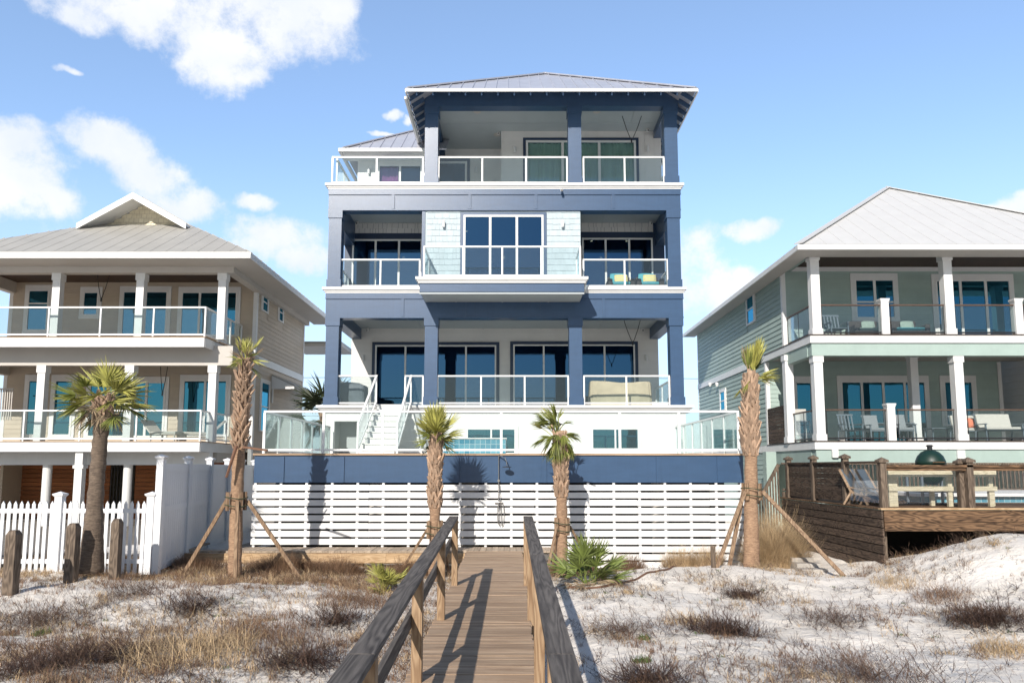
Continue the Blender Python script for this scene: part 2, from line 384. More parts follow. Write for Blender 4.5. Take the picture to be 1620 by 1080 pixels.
def battens(fn, u0, u1, z0, z1, holes=(), sp=.4):
    mb = MB(fn); u = u0
    while u < u1:
        for a, b in [(z0, z1)]:
            ok = [(a, b)]
            for ha, hb, hc, hd in holes:
                if ha-.02 < u < hb+.02:
                    ok = [(p, q) for p, q in ((a, min(hc, b)), (max(hd, a), b)) if q-p > .05]
            for p, q in ok: mb.box(u-.006, u+.006, .001, .012, p, q)
        u += sp
    return mb
def shingles(fn, u0, u1, z0, z1, h=.2):
    mb = MB(fn); z = z0
    while z < z1-.01:
        zt = min(z+h, z1); u = u0
        while u < u1-.01:
            w_ = min(random.uniform(.1, .3), u1-u)
            if u1-u-w_ < .06: w_ = u1-u
            j = random.uniform(0, .015) if z > z0 else 0; g = .004; dd = random.uniform(.018, .026)
            mb.add([(u+g,.004,zt),(u+w_-g,.004,zt),(u+w_-g,dd,z-j),(u+g,dd,z-j),(u+g,.002,z-j),(u+w_-g,.002,z-j)], [(0,1,2,3),(3,2,5,4)])
            u += w_
        z = zt
    return mb
def window(par, fn, u0, u1, z0, z1, cols=1, rows=None, fw=.06, trim=None, tw=.1, twt=None, pm='pane', fm='white', name='window', curtain=None, cw=(0,1), proud=.03, sill=False, back=False):
    """frame with panes; the pane sits a little behind the frame's face"""
    mb = MB(fn); mb.box(u0, u0+fw, -.03, proud+.03, z0, z1); mb.box(u1-fw, u1, -.03, proud+.03, z0, z1)
    mb.box(u0+fw, u1-fw, -.028, proud+.028, z1-fw, z1); mb.box(u0+fw, u1-fw, -.028, proud+.028, z0, z0+fw)
    for i in range(1, cols):
        u = u0+(u1-u0)*i/cols; mb.box(u-fw*.6, u+fw*.6, -.02, proud+.022, z0+fw, z1-fw)
    for r in rows or ():
        z = z0+(z1-z0)*r; mb.box(u0+fw, u1-fw, -.018, proud+.018, z-fw*.4, z+fw*.4)
    fr = mb.build(name, M[fm], par)
    p = MB(fn); p.box(u0+fw*.5, u1-fw*.5, proud-.012, proud-.006, z0+fw*.5, z1-fw*.5); p.build('pane', M[pm], fr)
    if trim:
        t = MB(fn); twt = twt or tw
        t.box(u0-tw, u0, .0, proud+.012, z0, z1); t.box(u1, u1+tw, .0, proud+.012, z0, z1); t.box(u0-tw, u1+tw, .0, proud+.016, z1, z1+twt)
        if sill: t.box(u0-tw, u1+tw, .0, proud+.03, z0-tw, z0)
        t.build('trim', M[trim], fr)
    if curtain:
        c = MB(fn); n = int((u1-u0)*(cw[1]-cw[0])*26); vs = []; fs = []; a = u0+(u1-u0)*cw[0]
        for i in range(n+1):
            u = a+(u1-u0)*(cw[1]-cw[0])*i/n; q = -.16+.035*math.sin(i*1.25+math.sin(i*.4)*2)
            vs += [(u, q, z0+.03), (u, q, z1-.04)]
            if i: k = 2*i; fs.append((k-2, k, k+1, k-1))
        c.add(vs, fs); c.build('curtain', M[curtain], fr, smooth=True)
    return fr
def railing(par, a, b, z0, n=None, h=1.07, pm='rail', gm='glass', sp=1.45, tw=.055, posts=None, capw=.07, topm=None, ends=(True, True), name='railing'):
    """glass railing from a to b (xy) standing on z0: top and bottom rail, posts, glass panels"""
    a = Vector((a[0], a[1], z0)); b = Vector((b[0], b[1], z0)); L = (b-a).length; d = (b-a)/L
    ts = posts if posts is not None else [i/(n or max(1, round(L/sp))) for i in range((n or max(1, round(L/sp)))+1)]
    mb = MB(); up = Vector((0,0,1)); bm = MB(); bm.bar(a+up*.09, b+up*.09, .045, .05)
    mb.bar(a+up*(h-.025)-d*.02, b+up*(h-.025)+d*.02, capw, .05)
    if not topm: mb.v += bm.v; mb.f += [tuple(i+8 for i in f) for f in bm.f]
    rl = mb.build(name, M[topm or pm], par)
    if topm: bm.build('bottom_rail', M[pm], rl)
    for i, t in enumerate(ts):
        if (i == 0 and not ends[0]) or (i == len(ts)-1 and not ends[1]): continue
        p = a+d*L*t; MB().bar(p, p+up*(h-.051), tw, tw, up=d).build('post', M[pm], rl)
    for t0, t1 in zip(ts, ts[1:]):
        p, q = a+d*(L*t0+tw*.5), a+d*(L*t1-tw*.5); MB().bar(p+up*(h/2+.03), q+up*(h/2+.03), .010, h-.17).build('glass_panel', M[gm], rl)
    return rl
def seam_roof(par, polys, name, m, seam=.45, th=.05, ribm=None, ribh=.03, ribw=.025):
    """polys: lists of >=3 points, the first two along the eave; ribs run up the slope"""
    mb = MB(); n = 0
    for poly in polys:
        P = [Vector(p) for p in poly]; nrm = (P[1]-P[0]).cross(P[2]-P[0]).normalized()
        if nrm.z < 0: nrm = -nrm
        k = len(P); mb.add([p for p in P]+[p-nrm*th for p in P], [tuple(range(k)), tuple(range(2*k-1, k-1, -1))]+[(i, i+k, (i+1)%k+k, (i+1)%k) for i in range(k)])
        e = (P[1]-P[0]).normalized(); up = nrm.cross(e).normalized()
        if up.z < 0: up = -up
        loc = [((p-P[0]).dot(e), (p-P[0]).dot(up)) for p in P]
        L = max(l[0] for l in loc); u = min(l[0] for l in loc)+seam*.5
        while seam and u < L:
            hs = []
            for (x0, y0), (x1, y1) in zip(loc, loc[1:]+loc[:1]):
                if (x0-u)*(x1-u) < 0: hs.append(y0+(y1-y0)*(u-x0)/(x1-x0))
            if len(hs) >= 2 and max(hs)-min(hs) > .1:
                a = P[0]+e*u+up*min(hs)+nrm*(ribh/2); b = P[0]+e*u+up*max(hs)+nrm*(ribh/2); mb.bar(a, b, ribw, ribh, up=nrm)
            u += seam
    return mb.build(name, m, par)
# ------------------------------------------------------------------ ground
def sm(a, b, x):
    t = max(0, min(1, (x-a)/(b-a))); return t*t*(3-2*t)
def gs(x, y, cx, cy, rx, ry): return math.exp(-((x-cx)/rx)**2-((y-cy)/ry)**2)
def ground(x, y):
    z = -.42
    z += .22*sm(11, 5, y)                                       # rises a little towards the beach
    near = sm(26, 18, y)
    n = (mnoise.noise(Vector((x*.35, y*.35, 0)))*.16+mnoise.noise(Vector((x*1.1, y*1.1, 5)))*.07+mnoise.noise(Vector((x*3, y*3, 9)))*.025)
    z += n*sm(.3, 2.0, abs(x+.4))*near
    if x < 0:
        z += .26*sm(-3.5, -8, x)*sm(11, 15.5, y)+.10*gs(x, y, -5.5, 13.2, 3.5, 1.6)+.05*gs(x, y, -2.6, 11, 1, 2)
    else:
        z += .68*gs(x, y, 10.2, 15.1, 2.1, 2.5)-.16*gs(x, y, 7.3, 16.6, 1.0, 1.5)+.45*gs(x, y, 13, 12.5, 4, 4)+.18*gs(x, y, 4.5, 16.6, 2.0, 1.5)+.25*sm(6, 12, x)*sm(6, 10, y)*sm(24, 17, y)
    z -= .18*gs(x, y, -.4, 12, 1.0, 9)
    z -= .10*sm(17.4, 19, y)*sm(7, 5, abs(x))
    return z
def axis(vals):
    out = []
    for a, b, st in vals:
        k = max(1, round((b-a)/st)); out += [a+(b-a)*i/k for i in range(k)]
    return out+[vals[-1][1]]
xs = axis([(-3000,-400,650),(-400,-60,40),(-60,-20,4),(-20,20,.14),(20,60,4),(60,400,40),(400,3000,650)])
ys = axis([(-42,-2,2),(-2,4,.5),(4,20,.13),(20,45,1),(45,200,15),(200,5000,600)])
g = MB(); g.v = [Vector((x, y, ground(x, y))) for y in ys for x in xs]; nx = len(xs)
g.f = [(j*nx+i, j*nx+i+1, (j+1)*nx+i+1, (j+1)*nx+i) for j in range(len(ys)-1) for i in range(nx-1)]
o = g.build('sand_ground', M['sand'], smooth=True); tag(o, 'white dune sand between the boardwalk and the houses', 'sand', kind='structure')
sea = MB().quad((-3000,-6000,-2.2),(3000,-6000,-2.2),(3000,-41,-2.2),(-3000,-41,-2.2)).build('sea', M['sea']); tag(sea, 'calm green sea behind the dunes', 'sea', kind='structure')
def hit(px, py):
    """the point of the ground seen at a place of the photograph"""
    d = ray(px, py); t = 2.0; o = Vector((0,0,CZ))
    while t < 40:
        p = o+d*t
        if p.z < ground(p.x, p.y): break
        t += .03
    return Vector((p.x, p.y, ground(p.x, p.y)))

# ------------------------------------------------------------------ navy beach house
YF = 26.2
HX0, HX1 = -6.66, 6.12
F1, B1, F2, B2, F3, B3 = PZ(641,YF), PZ(503,YF), PZ(455,YF), PZ(333,YF), PZ(291,YF), PZ(168,YF)
C1, C2, C3 = PZ(519,30.6), PZ(352,28.9), B3+.32
DT = PZ(717,18.7)             # pool deck surface
H = thing('navy_beach_house', 'tall three-storey navy and white beach house with glass balconies', 'house', (0, YF, -.4))
def hb(name, m, *boxes, par=None, bevel=0., fn=None):
    mb = MB(fn)
    for b in boxes: mb.box(*b)
    return mb.build(name, M[m], par or H, bevel=bevel)
# floor slabs with beams in front (panelled navy bands), white cornices
def band(z0, z1, ztop, x0=HX0, x1=HX1, seams=()):
    zt = z1-.18
    mb = MB(); mb.box(x0, x1, YF, YF+.42, z0, z1)
    mb.box(x0-.012, x1+.012, YF-.02, YF-.0005, zt, z1); mb.box(x0-.02, x1+.02, YF-.035, YF-.0205, zt-.035, zt)
    mb.box(x0-.008, x1+.008, YF-.018, YF-.0008, z0, z0+.05)
    for s in seams: mb.box(s-.05, s+.05, YF-.03, YF-.0008, z0+.05, zt-.035)
    mb.build('beam', M['navy'], H)
def cornice(x0, x1, y0, y1, z1, h=.2, out=.12, par=None):
    mb = MB()
    for k, (o_, a, b) in enumerate(((out, .0, .09), (out*.6, .09, .14), (out*.25, .14, h))):
        mb.box(x0-o_, x1+o_, y0-o_, y1, z1-b, z1-a)
    return mb.build('cornice', M['white'], par or H)
band(B1, F2-.2, F2, seams=[PX(p, 485, YF) for p in (637, 735, 857, 955)])
band(B2, F3-.2, F3, seams=[PX(p, 320, YF) for p in (622, 743, 848, 970)])
cornice(HX0, HX1, YF, YF+.4, F2); cornice(HX0, HX1, YF, YF+.4, F3)
cornice(HX0-.05, HX1+.1, YF, YF+.4, F1, h=.26, out=.16)
bx = MB(); bx.box(HX0+.02, HX1-.02, YF+.42, 36, F1-.26, F1-.03); bx.box(HX0+.02, HX1-.02, YF+.42, 36, C1+.02, F2-.03)
bx.box(HX0+.02, HX1-.02, YF+.42, 36, C2+.02, F3-.03); bx.build('floor_slab', M['soffit'], H)
# soffit boards: joints in the porch ceilings
def ceiling(x0, x1, y0, y1, z, joints, cross):
    mb = MB(); mb.box(x0, x1, y0, y1, z-.02, z); mb.build('porch_ceiling', M['soffit'], H)
    jb = MB()
    for j in joints: jb.box(j-.02, j+.02, y0, y1, z-.034, z-.0205)
    for c_ in cross: jb.box(x0, x1, c_-.02, c_+.02, z-.037, z-.021)
    jb.build('ceiling_joints', M['soffit'], H)
ceiling(HX0+.4, HX1-.4, YF+.42, 30.6, C1, [-5, -3.8, -2.4, -1.2, 0, 1.2, 2.4, 3.6, 4.9], [28.2])
ceiling(HX0+.4, -3.2, YF+.42, 28.9, C2, [-5.4, -4.2], []); ceiling(2.45, HX1-.4, YF+.42, 28.9, C2, [3.6, 4.8], [])
ceiling(-3.0, HX1-.3, YF+.4, 30.6, C3, [-2.4, -.9, .5, 1.9, 3.4, 4.7], [28.2])
# side beams
for x in (HX0, HX1-.4):
    hb('side_beam', 'navy', (x, x+.4, YF+.42, 30.58, B1, F2-.2)); hb('side_beam', 'navy', (x, x+.4, YF+.42, 28.88, B2-.5, F3-.2))
hb('side_beam', 'navy', (-3.2, -2.85, YF+.4, 30.6, B3, C3+.1)); hb('side_beam', 'navy', (HX1-.4, HX1-.02, YF+.4, 30.6, B3, C3+.1))
# columns
def column(x0, x1, z0, z1, y0=YF+.003, d=.46):
    mb = MB(); mb.box(x0, x1, y0, y0+d, z0, z1)
    mb.box(x0-.03, x1+.03, y0-.03, y0+d+.03, z1-.28, z1-.002); mb.box(x0-.03, x1+.03, y0-.03, y0+d+.03, z0, z0+.3)
    mb.build('column', M['navy'], H)
for x in (HX0+.03, PX(671,600,YF), PX(901,600,YF), HX1-.5): column(x, x+.46, F1, B1)
for x in (HX0+.03, HX1-.5): column(x, x+.46, F2, B2)
for x in (PX(672,230,YF), PX(899,230,YF), HX1-.53): column(x, x+.48, F3, B3)
# rear walls with their openings and dark rooms behind
def room(x0, x1, y0, y1, z0, z1, lights=(), name='room'):
    mb = MB(); mb.box(x0, x1, y0, y1, z0, z1); mb.f = [f for i, f in enumerate(mb.f) if i != 2]; r = mb.build(name, M['room'], H)
    if lights:
        l = MB()
        for x, y in lights: l.lathe((x, y, z1-.02), [(.05, 0), (.05, .012)], 10)
        l.build('downlight', M['lamp'], r)
    return r
Y1, Y2, Y3 = 30.6, 28.9, 28.9
d1 = [(PX(593,600,Y1), PX(785,600,Y1), F1+.02, PZ(546,Y1)), (PX(812,600,Y1), PX(1005,600,Y1), F1+.02, PZ(545,Y1))]
wall(FY(Y1), HX0, HX1-.05, F1-.02, C1+.02, d1).build('porch_wall', M['offwhite'], H)
tr = [(a-.16, b+.16, c, d+.16) for a, b, c, d in d1]
lap(FY(Y1), HX0+.02, HX1-.07, F1, C1-.02, tr, h=.16, d=.012).build('siding', M['offwhite'], H)
for k, (a, b, c, d) in enumerate(d1):
    window(H, FY(Y1), a, b, c, d, cols=4, fw=.06, trim='navydeep', tw=.13, name='sliding_door')
room(HX0+.1, HX1-.1, Y1+.16, 36, F1, C1-.1, [(x, y) for x in (-5.4,-3.9,-2.4,-.9,.7,2.2,3.7,5.2) for y in (32.0, 33.6)])
hb('interior_column', 'room', (-3.0, -2.5, 32.6, 33.1, F1, C1-.12), (2.3, 2.7, 32.6, 33.1, F1, C1-.12))
# second storey: two recessed porches and the shingled bay with its own balcony
bx0, bx1 = PX(672,400,YF), PX(919,400,YF)
d2l = (PX(557,420,Y2), PX(668,420,Y2), F2+.02, PZ(379,Y2)); d2r = (PX(921,420,Y2), PX(1033,420,Y2), F2+.02, PZ(377,Y2))
wall(FY(Y2), HX0, bx0, F2-.02, C2+.02, [d2l]).build('porch_wall', M['navydeep'], H)
wall(FY(Y2), bx1, HX1-.05, F2-.02, C2+.02, [d2r]).build('porch_wall', M['navydeep'], H)
shingles(FY(Y2-.001), HX0+.4, bx0, PZ(369,Y2), C2-.02, .2).build('shingles', M['offwhite'], H)
shingles(FY(Y2-.001), bx1, PX(1033,360,Y2), PZ(367,Y2), C2-.02, .2).build('shingles', M['offwhite'], H)
for d in (d2l, d2r): window(H, FY(Y2), *d, cols=3, fw=.065, name='sliding_door')
room(HX0+.1, bx0-.01, Y2+.16, 36, F2, C2-.1, [(-5.6, 31), (-4.4, 31), (-5.0, 33.5), (-3.6, 33)]); room(bx1+.01, HX1-.1, Y2+.16, 36, F2, C2-.1, [(3.4, 31), (4.9, 31), (4.1, 33.5)])
d2c = (PX(733,400,YF), PX(860,400,YF), F2+.02, PZ(340,YF))
mb = wall(FY(YF+.06), bx0, bx1, F2, B2, [d2c]); mb.box(bx0, bx0+.15, -2.7, -.151, F2, B2); mb.box(bx1-.15, bx1, -2.7, -.151, F2, B2); mb.build('bay_wall', M['shingle'], H)
tw = .12
shingles(FY(YF+.058), bx0+.06, d2c[0]-tw, F2, B2-.01, .215).build('shingles', M['shingle'], H)
shingles(FY(YF+.058), d2c[1]+tw, bx1-.01, F2, B2-.01, .215).build('shingles', M['shingle'], H)
hb('corner_trim', 'navy', (bx0-.12, bx0-.001, YF+.03, YF+.4, F2, B2-.001))
window(H, FY(YF+.058), *d2c, cols=3, fw=.07, trim='navy', tw=.115, twt=.1, name='sliding_door')
rm = room(bx0+.16, bx1-.16, YF+.22, 31, F2, B2-.02, [(-1.8, 28.5), (1.3, 29.2)])
pn = MB(); pn.tube([(-.31, 28.3, B2-.02), (-.31, 28.3, B2-1.0)], .008, 6); pn.lathe((-.31, 28.3, B2-1.12), [(.26, 0), (.18, .12), (.05, .16)], 20); pn.build('pendant_lamp', M['black'], rm)
pl = MB(); pl.lathe((-.31, 28.3, B2-1.17), [(.02, 0), (.05, .05)], 10); pl.build('pendant_bulb', M['lamp'], rm)
# balcony of the bay
bl0, bl1, bY = PX(663,445,24.75), PX(925,445,24.75), 24.72
hb('balcony_floor', 'navy', (bl0+.02, bl1-.02, bY+.02, YF-.03, F2-.50, F2-.2))
hb('balcony_soffit', 'soffit', (bl0+.05, bl1-.05, bY+.05, YF-.03, F2-.53, F2-.502))
mb = MB()
for x in (-2.0, -.35, 1.3): mb.box(x-.025, x+.025, bY+.05, YF-.03, F2-.545, F2-.5305)
mb.box(bl0+.02, bl1-.02, bY, bY+.05, F2-.58, F2-.531); mb.build('balcony_trim', M['soffit'], H)
cornice(bl0, bl1, bY, YF-.14, F2, h=.2, out=.11)
r0, r1 = PX(671,420,24.85), PX(918,420,24.85)
railing(H, (r0, 24.85), (r1, 24.85), F2, posts=[0, .25, .5, .75, 1], h=1.12)
railing(H, (r0, 24.9), (r0, YF), F2, n=1, h=1.115, ends=(False, True)); railing(H, (r1, 24.9), (r1, YF), F2, n=1, h=1.115, ends=(False, True))
# rails of the recessed porches
RY = YF+.12
def rr(pa, pb, py, z, marks=None, h=1.08, Y=RY, gm='glass'):
    a, b = PX(pa, py, Y), PX(pb, py, Y); ps = [0]+[(PX(m_, py, Y)-a)/(b-a) for m_ in (marks or [])]+[1]
    return railing(H, (a, Y), (b, Y), z, posts=ps, h=h)
rr(538, 664, 430, F2, [602]); rr(923, 1056, 430, F2, [988])
railing(H, (HX0+.2, YF+.5), (HX0+.2, 28.8), F2, n=2); railing(H, (HX1-.2, YF+.5), (HX1-.2, 28.8), F2, n=2)
rr(532, 595, 620, F1, []); rr(641, 669, 620, F1, []); rr(692, 899, 620, F1, [761, 830]); rr(924, 1059, 620, F1, [991])
railing(H, (HX0+.2, YF+.5), (HX0+.2, 30.5), F1, n=3); railing(H, (HX1-.2, YF+.5), (HX1-.2, 30.5), F1, n=3)
# third storey
wx0, wx1 = PX(793,230,Y3), HX1-.1
d3 = (PX(832,250,Y3), PX(1006,250,Y3), F3+.02, PZ(223,Y3))
wall(FY(Y3), wx0, wx1, F3-.02, C3+.02, [d3]).build('porch_wall', M['offwhite'], H)
tr3 = (d3[0]-.13, d3[1]+.13, d3[2], d3[3]+.14)
battens(FY(Y3), wx0+.1, wx1, F3, C3, [tr3], .38).build('battens', M['offwhite'], H)
hb('side_wall', 'offwhite', (wx0, wx0+.15, Y3+.151, 30.6, F3, C3)); hb('side_wall', 'offwhite', (wx1-.15, wx1, Y3+.151, 36, F3, C3))
window(H, FY(Y3), *d3, cols=3, fw=.085, trim='navydeep', tw=.115, pm='paneclear', curtain='curtg', name='sliding_door')
room(wx0+.2, wx1-.2, Y3+.16, 33, F3, C3-.1)
d3l = (PX(690,270,Y1), PX(739,270,Y1), F3+.02, PZ(256,Y1))
wall(FY(Y1), -3.1, wx0, F3-.02, C3+.02, [d3l]).build('porch_wall', M['offwhite'], H)
battens(FY(Y1), -2.9, wx0, F3, C3, [(d3l[0]-.13, d3l[1]+.13, d3l[2], d3l[3]+.13)], .38).build('battens', M['offwhite'], H)
window(H, FY(Y1), *d3l, cols=1, fw=.09, trim='navydeep', tw=.12, name='porch_door'); room(-3.0, wx0-.1, Y1+.16, 34, F3, C3-.1)
rr(526, 669, 268, F3, [596]); rr(694, 897, 268, F3, [763, 832]); rr(923, 1050, 268, F3, [988])
railing(H, (HX0+.2, YF+.3), (HX0+.2, 28.9), F3, n=2); railing(H, (HX1-.2, YF+.55), (HX1-.2, 28.8), F3, n=2)
# left wing behind the terrace
YW = 29.2; wl, wr = PX(566,270,YW), -3.1; ZW = PZ(236, 28.5)
dw = [(PX(598,270,YW), PX(668,270,YW), F3+.25, PZ(261,YW))]
wall(FY(YW), wl, wr, F3-.02, ZW+.1, dw).build('wing_wall', M['white'], H)
battens(FY(YW), wl+.2, wr, F3, ZW, [(dw[0][0]-.12, dw[0][1]+.12, dw[0][2]-.1, dw[0][3]+.12)], .38).build('battens', M['white'], H)
hb('wing_side_wall', 'white', (wl, wl+.15, YW+.151, 36, F3, ZW+.1))
window(H, FY(YW), *dw[0], cols=2, fw=.07, pm='paneclear', curtain='curtp', cw=(0,.45), name='window'); room(wl+.2, -3.4, YW+.16, 33, F3, ZW-.1)
ex, ey, sl_ = -6.75, 28.45, .76
seam_roof(H, [[(ex,ey,ZW),(-2.6,ey,ZW),(-2.6,ey+3.7,ZW+3.7*sl_),(ex+3.7,ey+3.7,ZW+3.7*sl_)],
              [(ex,36.5,ZW),(ex,ey,ZW),(ex+3.7,ey+3.7,ZW+3.7*sl_),(ex+3.7,36.5,ZW+3.7*sl_)]], 'wing_roof', M['metalroof'], seam=.42)
MB().bar((ex,ey,ZW+.03),(ex+3.7,ey+3.7,ZW+3.7*sl_+.03),.2,.05).build('wing_ridge_cap', M['metalroof'], H)
hb('wing_gutter', 'white', (ex-.02, -3.3, ey-.13, ey-.01, ZW-.17, ZW-.03), (ex-.13, ex-.021, ey-.13, 36, ZW-.17, ZW-.03), bevel=.01)
hb('wing_soffit', 'white', (ex+.02, -3.3, ey+.0, YW-.001, ZW-.2, ZW-.15))
# main roof
EX0, EX1, EY, EZ = -3.72, 6.52, 25.0, PZ(141,25.0)
hw = (EX1-EX0)/2; cx = (EX0+EX1)/2; S = .66; top = EZ+hw*S; apY = EY+hw
seam_roof(H, [[(EX0,EY,EZ),(EX1,EY,EZ),(cx,apY,top)], [(EX1,EY,EZ),(EX1,37,EZ),(cx,37,top),(cx,apY,top)], [(EX0,37,EZ),(EX0,EY,EZ),(cx,apY,top),(cx,37,top)]],
          'main_roof', M['metalroof'], seam=.42, ribh=.035)
mb = MB(); mb.bar((EX0,EY,EZ+.03),(cx,apY,top+.03),.22,.05); mb.bar((EX1,EY,EZ+.03),(cx,apY,top+.03),.22,.05); mb.build('ridge_cap', M['metalroof'], H)
hb('fascia', 'white', (EX0-.02, EX1+.02, EY-.05, EY-.005, EZ-.11, EZ-.005), (EX0-.05, EX0-.005, EY, 37, EZ-.11, EZ-.005), (EX1+.005, EX1+.05, EY, 37, EZ-.11, EZ-.005))
hb('gutter', 'white', (EX0-.14, EX0-.055, EY+.4, 37, EZ-.16, EZ-.06), bevel=.01)
for x in [EX0+.35+i*.575 for i in range(18)]:
    if x < EX1-.2: MB().bar((x, EY+.02, EZ-.14), (x, YF+.03, EZ-.14+S*1.15), .05, .15).build('rafter_tail', M['navy'], H)
for k, (xa, xb) in enumerate(((EX0+.02, -3.22), (EX1-.02, HX1-.02))):
    y = EY+.5
    while y < 33: MB().bar((xa, y, EZ-.14), (xb, y, EZ-.14+abs(xa-xb)*S), .05, .15).build('rafter_tail', M['navy'], H); y += .55
hb('roof_beam', 'navy', (-3.22, HX1-.0, YF, YF+.4, B3, EZ+S*1.15)); hb('roof_beam', 'navydeep', (-3.215, -3.0, YF+.401, 36, C3, EZ+.3), (HX1-.2, HX1-.01, YF+.401, 36, C3, EZ+.3))
# body of the house behind (sides)
hb('side_wall', 'white', (HX0+.01, HX0+.09, Y1+.16, 38, DT-1, F3-.2), (HX1-.14, HX1-.06, Y1+.16, 38, DT-1, F3-.2), (HX0+.1, HX1-.15, 37.8, 38, DT-1, F3))
# white base wall at pool-deck level
wb0, wb1 = HX0+.02, HX1
dwn = [(PX(738,700,YF), PX(816,700,YF), PZ(718,YF), PZ(677,YF)), (PX(936,700,YF), PX(1011,700,YF), PZ(711,YF), PZ(677,YF))]
opn = (PX(528,700,YF), PX(566,700,YF), DT+.0, PZ(666,YF))
mb = wall(FY(YF+.02), wb0, wb1, DT, F1-.26, dwn+[opn]); mb.build('base_wall', M['white'], H)
hb('storage_niche', 'soffit', (opn[0], opn[1], YF+.9, YF+.95, DT, opn[3]), (opn[0]-.05, opn[0], YF+.171, YF+.95, DT, opn[3]), (opn[1], opn[1]+.05, YF+.171, YF+.95, DT, opn[3]), (opn[0], opn[1], YF+.171, YF+.95, opn[3], opn[3]+.05))
for d in dwn: window(H, FY(YF+.02), *d, cols=2, fw=.05, trim='white', tw=.09, pm='panen', name='window')
for d in dwn: room(d[0]-.1, d[1]+.1, YF+.18, YF+2.5, d[2]-.1, d[3]+.1)
# wall lamps, cameras
def sconce(x, y, z, m='white', s=1):
    mb = MB(); mb.box(x-.05*s, x+.05*s, y-.03, y, z-.07*s, z+.07*s); mb.lathe((x, y-.09*s, z-.12*s), [(.05*s, 0), (.055*s, .02), (.055*s, .22*s), (.05*s, .24*s)], 14); mb.build('wall_lamp', M[m], H)
for px in (702, 890): sconce(PX(px, 355, YF), YF+.035, PZ(355, YF))
sconce(PX(575,565,Y1), Y1-.01, PZ(566,Y1)); sconce(PX(1022,565,Y1), Y1-.01, PZ(566,Y1))
sconce(PX(814,238,Y3), Y3-.01, PZ(238,Y3)); sconce(PX(1024,236,Y3), Y3-.01, PZ(237,Y3)); sconce(PX(584,272,YW), YW-.01, PZ(272,YW)); sconce(PX(754,272,Y1), Y1-.01, PZ(270,Y1))
def seccam(x, y, z):
    mb = MB(); mb.lathe((x, y, z), [(.05, 0), (.05, .03)], 12); mb.bar((x, y, z), (x, y-.05, z-.05), .03, .03)
    c = mb.build('security_camera', M['white'], H); b = MB(); b.bar((x, y-.03, z-.05), (x, y-.17, z-.10), .075, .075); b.build('camera_body', M['rail'], c)
    MB().bar((x, y-.171, z-.10), (x, y-.185, z-.105), .05, .05).build('camera_lens', M['black'], c)
seccam(PX(888,300,YF), YF-.10, F3-.24); seccam(PX(787,232,YF+1), 29, C3-.05); seccam(PX(1024,196,28.7), 28.7, C3-.06); seccam(PX(566,350,28.7), 28.7, C2-.06)
seccam(PX(1029,346,28.7), 28.7, C2-.06); seccam(PX(582,521,30.4), 30.4, C1-.06); seccam(PX(1016,520,30.4), 30.4, C1-.06)
lb = MB()
for x, y, z in [(PX(755,184,27.2),27.2,C3-.024),(PX(944,180,27.2),27.2,C3-.024),(-.6,29.2,C3-.024),(-4.4,28,C1-.024),(-1.2,28,C1-.024),(1.4,28,C1-.024),(4.0,28,C1-.024)]: lb.lathe((x, y, z), [(.14, -.03), (.15, .0)], 16)
lb.build('ceiling_speaker', M['soffitl'], H)
def swing_cord(par, xa, xb, xm, Y, zt, zb, name='hanging_chain'):
    mb = MB()
    for x in (xa, xb): mb.tube([(x, Y, zt), (x+(xm-x)*.45, Y, zt+(zb-zt)*.55), (x+(xm-x)*.85, Y, zt+(zb-zt)*.93), (xm, Y, zb)], .014, 5)
    mb.tube([(xm, Y, zb+.02), (xm, Y, zb-.12)], .03, 6); return mb.build(name, M['black'], par)
swing_cord(H, PX(984,180,27.6), PX(1015,180,27.6), PX(999,220,27.6), 27.6, C3, PZ(221,27.6)); swing_cord(H, PX(984,507,27.6), PX(1016,507,27.6), PX(1001,540,27.6), 27.6, C1, PZ(541,27.6))
# stair from pool deck to porch
sx0, sx1, n = -4.72, -3.62, 9; st = MB(); tr_ = MB(); rise = (F1-DT)/n
for i in range(n):
    y0 = 23.2+i*.32; st.box(sx0+.03, sx1-.03, y0+.03, y0+.32 if i < n-1 else 26.0, DT+rise*i, DT+rise*(i+1)-.04)
    tr_.box(sx0, sx1, y0, y0+.345, DT+rise*(i+1)-.038, DT+rise*(i+1))
st.box(sx1+.01, sx1+.06, 23.3, 26.05, DT, DT+.12)
S_ = st.build('porch_stair', M['white'], H); tr_.build('tread', M['offwhite'], S_)
for x in (sx0-.06, sx1+.06):
    a = Vector((x, 23.15, DT)); b = Vector((x, 26.15, F1)); up = Vector((0,0,1)); mb = MB()
    mb.bar(a+up*1.0, b+up*1.05, .07, .05); mb.bar(a+up*.18, b+up*.12, .045, .04); mb.bar(a, a+up*1.03, .06, .06); mb.bar((a+b)/2, (a+b)/2+up*1.0, .045, .045)
    mb.bar(b, b+up*1.07, .055, .055); hr = mb.build('stair_handrail', M['rail'], H)
    g_ = MB(); g_.add([a+up*.24+Vector((0,.05,0)), b+up*.2-Vector((0,.05,0)), b+up*1.0-Vector((0,.05,0)), a+up*.95+Vector((0,.05,0))], [(0,1,2,3)])
    g_.build('glass_panel', M['glass'], hr)

